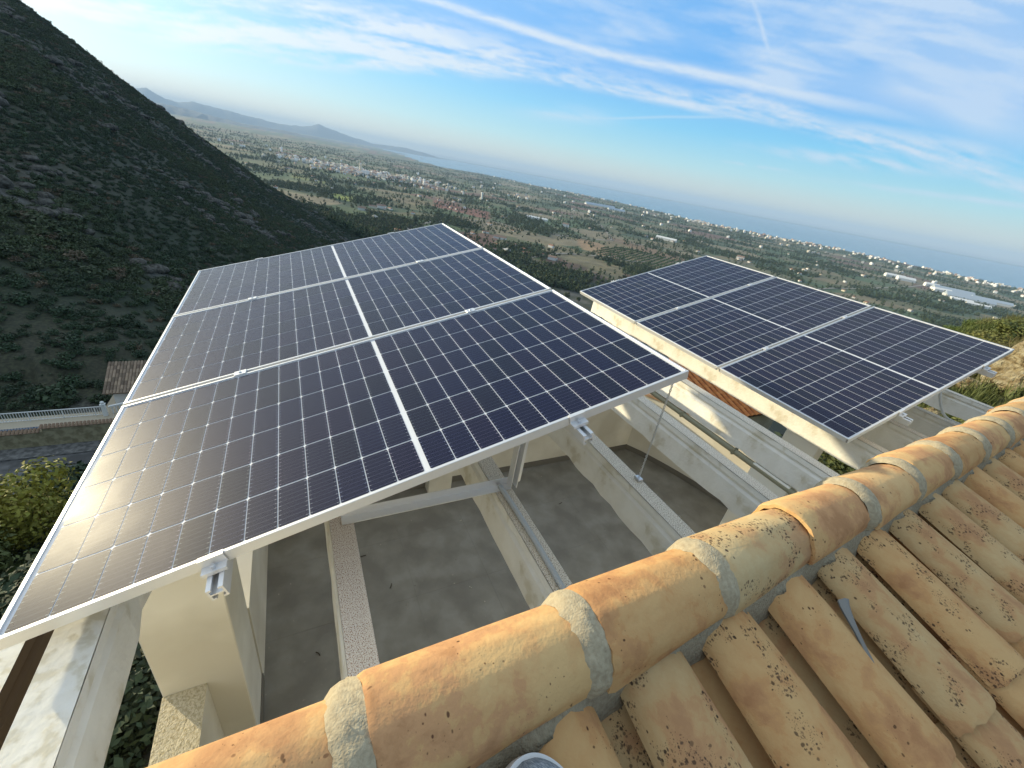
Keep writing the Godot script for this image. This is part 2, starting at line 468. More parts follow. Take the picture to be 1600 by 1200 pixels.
func ground_color(x: float, y: float, z: float) -> Color:
	var r := sqrt(x * x + z * z)
	var az := rad_to_deg(atan2(x, -z))
	var m := n_mid.get_noise_2d(x, z)
	var scrub := Color(0.028, 0.046, 0.018).lerp(Color(0.065, 0.065, 0.034), clampf(0.5 + m * 0.9, 0.0, 1.0))
	var rock := n_rock.get_noise_2d(x, z)
	if r < 480.0 or (az < 6.0 and r < 620.0):
		scrub = scrub.lerp(Color(0.17, 0.165, 0.15), smoothstep(0.26, 0.46, rock) * 0.7)
		if az > 72.0 and r < 60.0:
			scrub = Color(0.12, 0.105, 0.05).lerp(Color(0.065, 0.09, 0.025), clampf(0.5 + m * 1.2, 0.0, 1.0))
		return scrub
	# fields of the coastal plain
	var cv := n_cell.get_noise_2d(x, z) * 0.5 + 0.5
	var cv2 := n_cell2.get_noise_2d(x, z) * 0.5 + 0.5
	var pal := [Color(0.036, 0.064, 0.024), Color(0.050, 0.085, 0.028), Color(0.030, 0.054, 0.022), Color(0.080, 0.090, 0.038), Color(0.034, 0.062, 0.024), Color(0.056, 0.088, 0.032), Color(0.150, 0.120, 0.062), Color(0.095, 0.092, 0.040)]
	var c: Color = pal[int(cv * 7.99)]
	if cv2 > 0.93: c = Color(0.17, 0.14, 0.08)
	if cv2 < 0.10: c = Color(0.12, 0.065, 0.042)
	var fl := [[20.3, 1160.0, 3.6, 90.0, Color(0.15, 0.062, 0.040)], [17.0, 1330.0, 3.0, 40.0, Color(0.13, 0.075, 0.05)], [6.0, 1030.0, 1.3, 40.0, Color(0.17, 0.20, 0.035)], [2.5, 1330.0, 1.8, 35.0, Color(0.13, 0.145, 0.04)], [28.0, 1080.0, 4.0, 120.0, Color(0.045, 0.07, 0.028)], [38.6, 880.0, 2.8, 75.0, Color(0.24, 0.155, 0.080)], [44.5, 1040.0, 5.0, 50.0, Color(0.17, 0.11, 0.06)], [44.6, 880.0, 5.0, 95.0, Color(0.15, 0.115, 0.055)], [37.0, 700.0, 5.5, 70.0, Color(0.145, 0.12, 0.060)], [57.5, 1130.0, 4.0, 70.0, Color(0.11, 0.105, 0.050)]]
	for f in fl:
		var d := maxf(absf(az - f[0] + m * 0.5) / f[2], absf(r - f[1] + m * 25.0 + (az - f[0]) * 14.0) / f[3])
		if d < 1.0:
			c = f[4]
			c = c * (1.0 + 0.35 * n_rock.get_noise_2d(x * 3.0, z * 3.0))
	c = c * 1.9 * (1.0 + 0.35 * m)
	if r < 700.0: c = scrub.lerp(c, smoothstep(480.0, 700.0, r + m * 80.0))
	c.a = 1.0
	return c

func make_land() -> void:
	n_ter = fnl(21, 0.011, 4)
	n_mid = fnl(22, 0.02, 4)
	n_rock = fnl(23, 0.021, 5, FastNoiseLite.TYPE_SIMPLEX_SMOOTH, 30.0)
	n_cell = fnl(24, 0.011, 1, FastNoiseLite.TYPE_CELLULAR)
	n_cell.cellular_return_type = FastNoiseLite.RETURN_CELL_VALUE
	n_cell.cellular_distance_function = FastNoiseLite.DISTANCE_MANHATTAN
	n_cell2 = fnl(25, 0.007, 1, FastNoiseLite.TYPE_CELLULAR)
	n_cell2.cellular_return_type = FastNoiseLite.RETURN_CELL_VALUE
	var azs := []
	var a := -180.0
	while a < 179.9:
		azs.append(a)
		a += 0.4 if a > -46.0 and a < 104.0 else 6.0
	azs.append(180.0)
	var rs := [0.0]
	var r := 4.0
	while r < 29000.0:
		rs.append(r)
		r *= 1.05 if r < 60.0 else (1.028 if r < 480.0 else (1.016 if r < 5800.0 else 1.15))
	var mb := MB.new()
	var cc := azs.size()
	for i in rs.size():
		for j in cc:
			var az := deg_to_rad(azs[j])
			var x: float = sin(az) * rs[i]
			var z: float = -cos(az) * rs[i]
			var y := ground_y(x, z)
			mb.tint = ground_color(x, y, z)
			mb.vert(Vector3(x, y, z), Vector3.UP, Vector2(x, z))
	# smooth normals
	for i in rs.size():
		for j in cc:
			var k := i * cc + j
			var p0 := mb.v[maxi(i - 1, 0) * cc + j]
			var p1 := mb.v[mini(i + 1, rs.size() - 1) * cc + j]
			var q0 := mb.v[i * cc + (j - 1 if j > 0 else cc - 2)]
			var q1 := mb.v[i * cc + (j + 1 if j < cc - 1 else 1)]
			var nn := (p1 - p0).cross(q1 - q0).normalized()
			if nn.y < 0.0: nn = -nn
			if nn.length_squared() < 0.5: nn = Vector3.UP
			mb.n[k] = nn
	for i in rs.size() - 1:
		for j in cc - 1:
			var k := i * cc + j
			mb.face(k, k + 1, k + cc + 1, Vector3.UP); mb.face(k, k + cc + 1, k + cc, Vector3.UP)
	var gm := mat("soil", Color.WHITE, 0.95)
	gm.vertex_color_use_as_albedo = true
	gm.albedo_texture = ntex(fnl(31, 0.03, 5), 512, [[0.2, Color(0.62, 0.62, 0.62)], [0.8, Color(1, 1, 1)]])
	tri3(gm, 0.13)
	tag(put(mb.mesh(), "ground", gm), "", "", "", "structure")
	# sea
	var sb := MB.new()
	var ring := []
	for rr in [2300.0, 4000.0, 7000.0, 12000.0, 19800.0]:
		var row := []
		for j in 66:
			var az2 := deg_to_rad(4.0 + j * 2.6)
			row.append(Vector3(sin(az2) * rr, SEA_Y, -cos(az2) * rr))
		ring.append(row)
	sb.grid(ring, func(_p): return Vector3.UP)
	var sm := mat("sea_water", lin(0.04, 0.115, 0.20), 0.2)
	sm.metallic_specular = 0.5
	tag(put(sb.mesh(), "sea", sm), "", "", "", "structure")
	# country roads across the plain
	var roadm := mat("pale_road", lin(0.26, 0.235, 0.19), 0.9)
	var roads := [[[12.5, 640.0], [17.0, 860.0], [24.0, 1000.0], [33.0, 960.0], [41.0, 1080.0], [50.0, 1180.0], [60.0, 1250.0]], [[26.0, 520.0], [31.0, 650.0], [37.0, 760.0], [41.0, 800.0], [48.0, 820.0]], [[5.0, 1500.0], [12.0, 1560.0], [20.0, 1700.0], [30.0, 1600.0], [40.0, 1750.0], [55.0, 1700.0], [70.0, 1650.0]], [[58.0, 760.0], [63.0, 980.0], [68.0, 1300.0], [71.0, 1700.0], [74.0, 2400.0]], [[10.0, 2300.0], [22.0, 2500.0], [36.0, 2350.0], [52.0, 2500.0], [70.0, 2450.0]], [[40.0, 1080.0], [38.0, 1500.0], [33.0, 2200.0], [30.0, 3200.0]]]
	for rd in roads:
		var pb2 := []
		for q in rd.size() - 1:
			for s in 14:
				var t: float = s / 14.0
				var sm2 := t
				var az4 := lerpf(rd[q][0], rd[q + 1][0], sm2)
				var r4 := lerpf(rd[q][1], rd[q + 1][1], sm2) + n_ter.get_noise_2d(az4 * 18.0, 55.0) * 30.0
				pb2.append(Vector3(sin(deg_to_rad(az4)) * r4, 0, -cos(deg_to_rad(az4)) * r4))
		var rows4 := []
		for q in pb2.size():
			var dd: Vector3 = (pb2[mini(q + 1, pb2.size() - 1)] - pb2[maxi(q - 1, 0)]).normalized()
			var sd := Vector3(-dd.z, 0, dd.x) * 3.2
			var row4 := []
			for e in [-1.0, 0.0, 1.0]:
				var pp3: Vector3 = pb2[q] + sd * e
				row4.append(Vector3(pp3.x, ground_y(pp3.x, pp3.z) + 0.6, pp3.z))
			rows4.append(row4)
		var rdb := MB.new()
		rdb.grid(rows4, func(_p): return Vector3.UP)
		tag(put(rdb.mesh(), "country_road", roadm), "", "", "", "structure")
	# blue ranges at the far end of the coast
	var hm := mat("far_rock", lin(0.085, 0.10, 0.11), 0.95)
	var nh := fnl(41, 0.35, 4)
	var ranges := [
		[17500.0, [[-40.0, 0.6], [-14.0, 0.7], [-11.6, 0.8], [-10.8, 1.05], [-9.6, 0.45], [-8.6, 0.35], [-7.5, 0.62], [-5.4, 0.52], [-2.2, 0.25], [0.4, 0.12], [1.9, 0.32], [3.0, 0.48], [3.7, 0.86], [4.4, 0.6], [5.1, 0.5], [7.0, 0.2], [9.2, -0.1], [11.5, 0.02], [13.5, 0.08], [15.3, -0.1], [16.6, -0.3], [17.6, -0.42]], 1800.0],
		[10500.0, [[-40.0, 0.1], [-12.0, 0.05], [-8.5, -0.05], [-6.0, -0.25], [-3.0, -0.5], [0.0, -0.42], [4.0, -0.55], [8.0, -0.62], [12.0, -0.66], [15.0, -0.7]], 1300.0],
	]
	for rg in ranges:
		var pts: Array = rg[1]
		var rows := []
		for s in 7:
			var row2 := []
			var az3: float = pts[0][0]
			while az3 <= pts[-1][0]:
				var top: float = tan(deg_to_rad(poly_el(pts, az3) + nh.get_noise_2d(az3 * 3.0, 0.0) * 0.10)) * rg[0]
				var f: float = [0.0, 0.42, 0.8, 1.0, 0.75, 0.4, 0.0][s]
				var rr2: float = rg[0] + (s - 3) * rg[2] * 0.3 + nh.get_noise_2d(az3 * 2.0, s * 3.0) * 250.0
				var yy := lerpf(-121.0, top, f) + (nh.get_noise_2d(az3 * 6.0, s * 5.0) * 30.0 if s != 0 and s != 6 and s != 3 else 0.0)
				row2.append(Vector3(sin(deg_to_rad(az3)) * rr2, yy, -cos(deg_to_rad(az3)) * rr2))
				az3 += 0.25
			rows.append(row2)
		var rb := MB.new()
		rb.grid(rows, func(_p): return Vector3.UP)
		tag(put(rb.mesh(), "hills", hm), "", "", "", "structure")

# ---------------------------------------------------------------- plants
func leaf_mesh(seed_: int, count: int, size: float, squash: Vector3, lumps := 0, inner := 0.55) -> ArrayMesh:
	var r := RandomNumberGenerator.new()
	r.seed = seed_
	var mb := MB.new()
	var cs := [Vector3.ZERO]
	var rs := [1.0]
	if lumps > 0:
		cs = []; rs = []
		for i in lumps:
			var d := Vector3(r.randf_range(-1, 1), r.randf_range(-0.8, 1), r.randf_range(-1, 1)).normalized() * r.randf_range(0.25, 0.68)
			cs.append(d); rs.append(r.randf_range(0.30, 0.52))
	for i in count:
		var w := i % cs.size()
		var d := Vector3(r.randfn(), r.randfn(), r.randfn()).normalized()
		var rad := lerpf(inner, 1.0, pow(r.randf(), 0.6))
		var p: Vector3 = (cs[w] + d * rad * rs[w]) * squash
		var nn := (d + Vector3(r.randf_range(-1, 1), r.randf_range(-0.6, 1.2), r.randf_range(-1, 1)) * 0.8).normalized()
		var t := nn.cross(Vector3(r.randf_range(-1, 1), r.randf_range(-1, 1), r.randf_range(-1, 1))).normalized()
		var b := nn.cross(t)
		var s := size * r.randf_range(0.6, 1.3)
		var g := r.randf_range(0.7, 1.3)
		mb.tint = Color(g, g * r.randf_range(0.94, 1.06), g * r.randf_range(0.85, 1.1))
		mb.quad(p - t * s, p - b * s * 0.55 + nn * s * 0.15, p + t * s, p + b * s * 0.55 + nn * s * 0.1, nn)
	return mb.mesh()

func scatter(called: String, mesh: Mesh, mt: Material, xf: Array, cols: Array, label: String, category: String) -> void:
	var mm := MultiMesh.new()
	mm.transform_format = MultiMesh.TRANSFORM_3D
	mm.use_colors = not cols.is_empty()
	mm.mesh = mesh
	mm.instance_count = xf.size()
	for i in xf.size():
		mm.set_instance_transform(i, xf[i])
		if not cols.is_empty(): mm.set_instance_color(i, cols[i])
	var o := MultiMeshInstance3D.new()
	o.multimesh = mm
	o.material_override = mt
	o.name = numbered(called)
	add_child(o, true)
	tag(o, label, category, "", "stuff")

func rock_mesh(seed_: int, sub: int, amp: float, squash: Vector3) -> ArrayMesh:
	var nz := fnl(seed_, 0.9, 3)
	var nr := fnl(seed_ + 7, 2.6, 2)
	var rows := []
	for i in sub + 1:
		var row := []
		var th := PI * i / sub
		for j in sub * 2 + 1:
			var ph := TAU * j / (sub * 2)
			var d := Vector3(sin(th) * cos(ph), cos(th), sin(th) * sin(ph))
			var q := Vector3(d.x, d.y, d.z)
			var k := 1.0 + nz.get_noise_3dv(q * 1.4) * amp * 1.6 + absf(nr.get_noise_3dv(q)) * amp * 0.8
			row.append(d * k * squash)
		rows.append(row)
	var mb := MB.new()
	mb.grid(rows, func(p): return p, [], true)
	return mb.mesh()

func outcrop_mesh(seed_: int, size: float) -> ArrayMesh:
	var st := SurfaceTool.new()
	st.begin(Mesh.PRIMITIVE_TRIANGLES)
	var r := RandomNumberGenerator.new()
	r.seed = seed_
	for i in 16:
		var s := size * r.randf_range(0.14, 0.42)
		var sq := Vector3(s * r.randf_range(0.7, 1.4), s * r.randf_range(0.4, 1.0), s * r.randf_range(0.7, 1.3))
		var p := Vector3(r.randfn() * 0.5, 0, r.randfn() * 0.28) * size
		p.y = -p.z * 0.16
		st.append_from(rock_mesh(seed_ * 31 + i, 6, 0.45, sq), 0, Transform3D(Basis(Vector3(r.randf_range(-0.4, 0.4), r.randf() * TAU, r.randf_range(-0.4, 0.4)).normalized(), r.randf() * 2.0), p))
	return st.commit()

var leafmat: StandardMaterial3D

func make_scrub() -> void:
	leafmat = mat("leaves", Color.WHITE, 0.75)
	leafmat.vertex_color_use_as_albedo = true
	leafmat.backlight_enabled = true
	leafmat.backlight = Color(0.25, 0.28, 0.12)
	var rockmat := mat("limestone", lin(0.125, 0.12, 0.10), 0.95)
	rockmat.albedo_texture = ntex(fnl(51, 0.012, 5), 512, [[0.25, Color(0.55, 0.53, 0.50)], [0.7, Color(1, 1, 1)]])
	tri3(rockmat, 0.25)
	relief(rockmat, ntex(fnl(52, 0.02, 5), 512, []), 12.0)
	var b1 := leaf_mesh(1, 200, 0.13, Vector3(1, 0.62, 1), 7)
	var xf := []
	var cols := []
	var rk := []
	rng.seed = 5
	var i := 0
	while xf.size() < 56000 and i < 230000:
		i += 1
		var az := deg_to_rad(rng.randf_range(-44.0, 15.0))
		var r := sqrt(rng.randf_range(54.0 * 54.0, 560.0 * 560.0))
		if rng.randf() > 1.35 - r / 520.0: continue
		var x := sin(az) * r
		var z := -cos(az) * r
		if flat_strip(x, z) > 0.05: continue
		var rock := n_rock.get_noise_2d(x, z)
		var m := n_mid.get_noise_2d(x * 0.6, z * 0.6)
		if rock > 0.31 and rng.randf() < 0.6: 
			if rng.randf() < 0.42:
				var rs := rng.randf_range(0.3, 1.2) * (1.8 if rng.randf() < 0.12 else 1.0)
				rk.append(Transform3D(Basis(Vector3.UP, rng.randf() * TAU).scaled(Vector3(rs * 1.5, rs * 0.75, rs * 1.2)), Vector3(x, ground_y(x, z) + rs * 0.1, z)))
			continue
		var s := rng.randf_range(0.55, 1.25) * (1.0 + 0.7 * clampf(m, -0.5, 1.0))
		if rng.randf() < 0.03: s *= 1.8
		xf.append(Transform3D(Basis(Vector3.UP, rng.randf() * TAU).scaled(Vector3(s * 1.25, s, s * 1.25)), Vector3(x, ground_y(x, z) + s * 0.35, z)))
		var g := rng.randf_range(0.75, 1.25)
		var c := Color(0.024, 0.052, 0.018).lerp(Color(0.062, 0.082, 0.027), clampf(rng.randf() * 0.5 + m * 1.1 + 0.1, 0.0, 1.0)) * g
		if rng.randf() < 0.06: c = Color(0.12, 0.09, 0.05)
		c.a = 1.0
		cols.append(c)
	scatter("hillside_scrub", b1, leafmat, xf, cols, "dark green scrub covering the steep hillside on the left", "scrub")
	scatter("hillside_rocks", rock_mesh(3, 5, 0.35, Vector3.ONE), rockmat, rk, [], "grey limestone rocks showing through the hillside scrub", "rocks")
	# larger outcrops that can be told apart
	var spots := [[-15.4, 1.2, 330.0, 7.0], [-14.2, -0.6, 300.0, 8.0], [-16.6, -1.6, 290.0, 7.0], [-11.4, -2.2, 330.0, 4.0], [-18.5, 2.2, 340.0, 6.0], [-14.5, -4.5, 230.0, 5.0], [-3.5, -11.0, 260.0, 6.5], [-1.0, -11.6, 250.0, 6.0], [-20.5, -5.0, 190.0, 4.0]]
	for k in spots.size():
		var sp: Array = spots[k]
		var az2 := deg_to_rad(sp[0])
		var x2: float = sin(az2) * sp[2]
		var z2: float = -cos(az2) * sp[2]
		var o := put(outcrop_mesh(60 + k, sp[3] * 0.62), "rock_outcrop", rockmat)
		o.position = Vector3(x2, ground_y(x2, z2) + 0.4, z2)
		o.rotation.y = k * 1.3
		tag(o, ["grey outcrop just under the hill crest", "large grey cliff face high on the dark hill", "broad grey rock band left on the dark hill", "small pale rock standing near the hill skyline", "topmost grey crag at the upper left", "grey rock slab halfway up the hill", "pale rocks low on the slope above the far panel edge", "pale rocks beside the lower slope above the panel", "grey slab in the scrub at the left edge"][k], "rock", "rock outcrops on the hillside")

func make_tree(called: String, label: String, at: Vector3, h: float, rad: float, crown: Mesh, col: Color, group: String) -> Node3D:
	var t := thing(called, label, "tree", at, group)
	var tb := MB.new()
	tb.tube([Vector3(0, -0.6, 0), Vector3(0.05 * h, h * 0.3, 0), Vector3(0, h * 0.6, 0.03 * h)], maxf(0.05 * rad, 0.08), 6)
	put(tb.mesh(), "trunk", M.bark, t)
	var cm := put(crown, "crown", col_leaf(col), t)
	cm.position = Vector3(0, h - rad * 0.75, 0)
	cm.scale = Vector3(rad, rad * 0.9, rad)
	return t

var leaf_cache := {}
func col_leaf(c: Color) -> StandardMaterial3D:
	if not leaf_cache.has(c):
		var m: StandardMaterial3D = leafmat.duplicate()
		m.albedo_color = c
		m.resource_name = "leaves_tinted"
		leaf_cache[c] = m
	return leaf_cache[c]

func at_polar(az: float, r: float) -> Vector3:
	var x := sin(deg_to_rad(az)) * r
	var z := -cos(deg_to_rad(az)) * r
	return Vector3(x, ground_y(x, z), z)

func make_plants() -> void:
	mat("bark", lin(0.09, 0.065, 0.045), 0.9)
	# near shrubs, each its own
	var near_a := leaf_mesh(101, 5200, 0.040, Vector3(1, 0.95, 1), 26, 0.35)
	var near_b := leaf_mesh(102, 3600, 0.052, Vector3(1, 0.8, 1), 20, 0.3)
	var near_c := leaf_mesh(103, 2600, 0.075, Vector3(1, 0.85, 1), 12, 0.3)
	var yellow := lin(0.24, 0.23, 0.03)
	var olive := lin(0.10, 0.12, 0.028)
	var dark := lin(0.032, 0.055, 0.020)
	var grey := lin(0.085, 0.105, 0.055)
	var list := [
		# az, r, lift, radius, mesh, colour, label
		[-29.6, 16.5, 1.3, 2.1, near_a, yellow, "yellow-green bushy tree beside the panel at the left edge"],
		[-34.5, 15.0, 0.8, 1.8, near_b, olive, "olive green bush below the yellow-green tree at the left edge"],
		[-32.6, 20.5, 0.9, 1.7, near_c, dark, "dark bush between the road and the yellow-green tree"],
		[-25.0, 21.0, 0.9, 1.9, near_c, dark, "dark bush between the road and the lower panel edge"],
		[-27.5, 24.5, 0.7, 1.4, near_c, dark, "low dark bush on the roadside verge"],
		[-37.0, 20.0, 1.4, 2.0, near_b, olive, "olive green bush at the far left below the road"],
		[-23.0, 8.4, 0.5, 1.0, near_b, grey, "grey-green bush just left of the white pillar"],
		[-26.8, 7.2, 0.5, 0.85, near_b, grey, "grey-green bush beside the low parapet"],
		[-31.5, 8.0, 0.3, 1.1, near_c, dark, "dark leafy bush between the beams and the pillar"],
		[-22.0, 10.5, 0.6, 1.2, near_c, dark, "dark bush behind the white pillar"],
		[-29.0, 9.8, 0.4, 1.3, near_c, dark, "dark bush right of the leftmost beams"],
		[-30.5, 5.6, 0.4, 0.7, near_b, olive, "olive bush at the foot of the parapet"],
	]
	for s in list:
		var p := at_polar(s[0], s[1])
		var t := thing("shrub", s[6], "shrub", p, "shrubs below the terrace")
		var tb := MB.new()
		tb.tube([Vector3(0, -0.4, 0), Vector3(0.04, s[2] * 0.6, 0.02), Vector3(0, s[2] + s[3] * 0.3, 0)], 0.05 * s[3], 6)
		put(tb.mesh(), "stem", M.bark, t)
		var cm := put(s[4], "foliage", col_leaf(s[5]), t)
		cm.position = Vector3(0, s[2] * 0.8 + s[3] * 0.2, 0)
		cm.scale = Vector3.ONE * s[3]
		cm.rotation.y = s[0]
	# right hand bank
	var bank := [
		[75.2, 18.5, 0.0, 0.38, near_b, lin(0.10, 0.15, 0.03), "low green bush at the left end of the right bank"],
		[75.9, 19.2, 0.0, 0.4, near_b, lin(0.11, 0.16, 0.028), "bright green bush on top of the right bank"],
		[76.9, 19.4, 0.0, 0.38, near_b, lin(0.11, 0.155, 0.03), "yellow-green bush beside the pale boulder"],
		[77.8, 19.0, 0.0, 0.35, near_b, lin(0.15, 0.145, 0.045), "dry bush touching the top of the pale boulder"],
		[76.2, 16.5, 0.0, 0.45, near_b, lin(0.12, 0.15, 0.04), "dull green bush in the middle of the right bank"],
		[77.3, 16.0, 0.1, 0.5, near_b, lin(0.16, 0.18, 0.03), "green bush just beyond the panel corner"],
		[78.3, 16.2, 0.05, 0.5, near_b, lin(0.17, 0.17, 0.04), "green bush at the foot of the boulder"],
		[80.2, 10.0, 0.05, 0.55, near_b, lin(0.13, 0.16, 0.03), "green bush above the far ridge tiles"],
		[82.0, 10.6, 0.05, 0.5, near_b, lin(0.14, 0.15, 0.035), "green bush at the right edge above the ridge"],
		[78.6, 10.8, 0.0, 0.35, near_b, lin(0.19, 0.14, 0.06), "small dry bush below the right rail end"],
		[79.2, 17.0, 0.05, 0.6, near_b, lin(0.13, 0.15, 0.035), "green bush against the left side of the boulder"],
		[78.8, 13.6, 0.0, 0.45, near_b, lin(0.11, 0.13, 0.03), "low green bush beyond the far right panel corner"],
		[80.6, 13.4, 0.0, 0.4, near_b, lin(0.15, 0.14, 0.045), "dry green bush below the boulder"],
		[81.6, 15.8, 0.0, 0.5, near_b, lin(0.12, 0.14, 0.035), "green bush behind the boulder"],
		[77.2, 12.2, 0.0, 0.4, near_b, lin(0.10, 0.12, 0.03), "green bush right above the last beam"],
		[73.2, 12.5, 0.2, 0.9, near_c, lin(0.05, 0.075, 0.02), "dark bush seen between the beams under the right panels"],
		[71.0, 11.5, 0.4, 1.0, near_c, lin(0.03, 0.05, 0.018), "dark bush in the gap left of the right panel corner"],
		[75.5, 9.5, 0.1, 0.7, near_b, lin(0.08, 0.10, 0.025), "olive bush between the last two beams"],
		[69.0, 9.5, 0.3, 0.8, near_c, lin(0.03, 0.05, 0.018), "dark bush behind the beam column"],
	]
	for s in bank:
		var p := at_polar(s[0], s[1])
		var t := thing("shrub", s[6], "shrub", p, "shrubs on the right bank")
		var tb := MB.new()
		tb.tube([Vector3(0, -0.3, 0), Vector3(0.02, s[2] + s[3] * 0.2, 0.02), Vector3(0, s[2] + s[3] * 0.5, 0)], 0.04 * s[3], 5)
		put(tb.mesh(), "stem", M.bark, t)
		var cm := put(s[4], "foliage", col_leaf(s[5]), t)
		cm.position = Vector3(0, s[2] + s[3] * 0.3, 0)
		cm.scale = Vector3(s[3] * 1.3, s[3] * 0.8, s[3] * 1.3)
		cm.rotation.y = s[0]
	# low scrub carpeting the slope under the house
	var cx := []
	var cc2 := []
	rng.seed = 123
	var cover_mesh := leaf_mesh(150, 460, 0.065, Vector3(1, 0.6, 1), 8, 0.3)
	for i in 5200:
		var az := rng.randf_range(-70.0, 72.0)
		var r := 4.6 + pow(rng.randf(), 1.6) * 60.0
		var x := sin(deg_to_rad(az)) * r
		var z := -cos(deg_to_rad(az)) * r
		if z < -33.0 and x < 12.0: continue
		if x > 11.5 and x < 24.5 and z < -1.5 and z > -13.0: continue
		if x > -1.2 and x < 6.0 and z > -4.6: continue
		var s := rng.randf_range(0.35, 0.9) * (1.0 + r / 60.0)
		cx.append(Transform3D(Basis(Vector3.UP, rng.randf() * TAU).scaled(Vector3(s * 1.2, s, s * 1.2)), Vector3(x, ground_y(x, z) + s * 0.25, z)))
		var g := rng.randf_range(0.7, 1.3)
		cc2.append(Color(0.034 * g, 0.055 * g, 0.020 * g).lerp(Color(0.075 * g, 0.080 * g, 0.030 * g), rng.randf() * rng.randf()))
	scatter("slope_scrub", cover_mesh, leafmat, cx, cc2, "low dark scrub on the slope below the terrace", "scrub")
	# grass of the bank
	var gb := MB.new()
	var gr := RandomNumberGenerator.new()
	gr.seed = 9
	for i in 46:
		var a := gr.randf() * TAU
		var p0 := Vector3(cos(a), 0, sin(a)) * gr.randf() * 0.5
		var lean := Vector3(gr.randf_range(-0.5, 0.5), 1.0, gr.randf_range(-0.5, 0.5))
		var w := Vector3(-sin(a), 0, cos(a)) * 0.018
		gb.tri(p0 - w, p0 + w, p0 + lean * gr.randf_range(0.25, 0.6), Vector3(cos(a), 0.3, sin(a)))
	var gx := []
	var gc := []
	rng.seed = 77
	for i in 4200:
		var az := rng.randf_range(72.0, 95.0)
		var r := rng.randf_range(6.0, 24.0)
		var p := at_polar(az, r)
		var s := rng.randf_range(0.25, 0.7)
		gx.append(Transform3D(Basis(Vector3.UP, rng.randf() * TAU).scaled(Vector3(s, s, s)), p))
		gc.append(Color(0.13, 0.115, 0.045).lerp(Color(0.085, 0.115, 0.025), clampf(0.6 + n_mid.get_noise_2d(p.x * 8.0, p.z * 8.0) * 1.6, 0.0, 1.0)))
	scatter("bank_grass", gb.mesh(), leafmat, gx, gc, "dry and green grass on the bank at the right", "grass")
	# pale boulder and stones
	var pale := mat("pale_rock", lin(0.36, 0.33, 0.26), 0.95)
	pale.albedo_texture = ntex(fnl(55, 0.018, 5), 512, [[0.22, Color(0.50, 0.42, 0.28)], [0.5, Color(0.85, 0.80, 0.68)], [0.8, Color(1, 1, 0.96)]])
	tri3(pale, 0.6)
	relief(pale, ntex(fnl(56, 0.03, 5), 512, []), 9.0)
	var st := [[82.4, 12.6, -0.28, Vector3(0.42, 0.78, 0.60), "large pale limestone boulder at the right edge"], [78.2, 11.4, 0.0, Vector3(0.22, 0.15, 0.2), "small pale stone under the right panel edge"], [79.6, 12.6, -0.05, Vector3(0.28, 0.13, 0.5), "pale stone in the dry grass right of the rail end"]]
	for k in st.size():
		var o := put(rock_mesh(80 + k, 22 if k == 0 else 9, 0.30, st[k][3]), "boulder", pale)
		o.position = at_polar(st[k][0], st[k][1]) + Vector3(0, st[k][2] + st[k][3].y * 0.4, 0)
		tag(o, st[k][4], "rock", "pale rocks on the right bank")
	# trees of the middle ground, told apart one by one
	var crowns := []
	for k in 4: crowns.append(leaf_mesh(120 + k, 420, 0.13, Vector3(1, 0.95, 1), 9, 0.3))
	rng.seed = 31
	var greens := [lin(0.040, 0.062, 0.024), lin(0.055, 0.078, 0.028), lin(0.075, 0.085, 0.035), lin(0.030, 0.048, 0.022)]
	var made := 0
	var tries := 0
	while made < 230 and tries < 2500:
		tries += 1
		var az := rng.randf_range(4.5, 74.0)
		var r := rng.randf_range(200.0, 760.0)
		if az < 16.0 and r < 500.0: continue
		var el := rad_to_deg(atan2(land_y(sin(deg_to_rad(az)) * r, -cos(deg_to_rad(az)) * r, false), r))
		if n_mid.get_noise_2d(sin(deg_to_rad(az)) * r * 0.5, -cos(deg_to_rad(az)) * r * 0.5) < -0.12 and rng.randf() < 0.75: continue
		if az > 34.0 and az < 48.0 and r > 560.0 and rng.randf() < 0.7: continue
		var h := rng.randf_range(4.5, 9.5)
		var zone := "dense green tree on the slope below the left panels" if az < 30.0 else ("green tree between the two solar arrays" if az < 45.0 else "green tree on the plain beyond the right panels")
		var tr := make_tree("tree", zone, at_polar(az, r), h, h * rng.randf_range(0.42, 0.6), crowns[made % 4], greens[rng.randi() % 4], "trees on the slope" if az < 30.0 else ("trees between the arrays" if az < 45.0 else "trees beyond the right panels"))
		tr.rotation.y = rng.randf() * TAU
		made += 1
	# the rest of the plain's trees read as one mass
	var tm := leaf_mesh(140, 44, 0.30, Vector3(1, 0.9, 1), 5, 0.35)
	var tx := []
	var tc := []
	var n_wood := fnl(61, 0.0045, 3)
	tries = 0
	while tx.size() < 34000 and tries < 200000:
		tries += 1
		var az := rng.randf_range(-14.0, 84.0)
		var r := exp(rng.randf_range(log(430.0), log(5200.0)))
		if r > poly_el(SHORE, az) - 60.0: continue
		if az < 4.0 and r < 640.0: continue
		var x := sin(deg_to_rad(az)) * r
		var z := -cos(deg_to_rad(az)) * r
		var d := n_wood.get_noise_2d(x, z)
		if d < rng.randf_range(-0.45, 0.25): continue
		var gc2 := ground_color(x, 0.0, z)
		if gc2.r > 0.10 and rng.randf() < 0.85: continue
		var s := rng.randf_range(1.7, 4.6) * (1.0 + r / 9000.0)
		tx.append(Transform3D(Basis(Vector3.UP, rng.randf() * TAU).scaled(Vector3(s, s * rng.randf_range(0.8, 1.3), s)), Vector3(x, ground_y(x, z) + s * 0.75, z)))
		var g := rng.randf_range(0.7, 1.3)
		var c := Color(0.036, 0.068, 0.024).lerp(Color(0.080, 0.105, 0.036), rng.randf()) * g
		c.a = 1.0
		tc.append(c)
	scatter("plain_woodland", tm, leafmat, tx, tc, "distant groves and garden trees scattered over the coastal plain", "woodland")
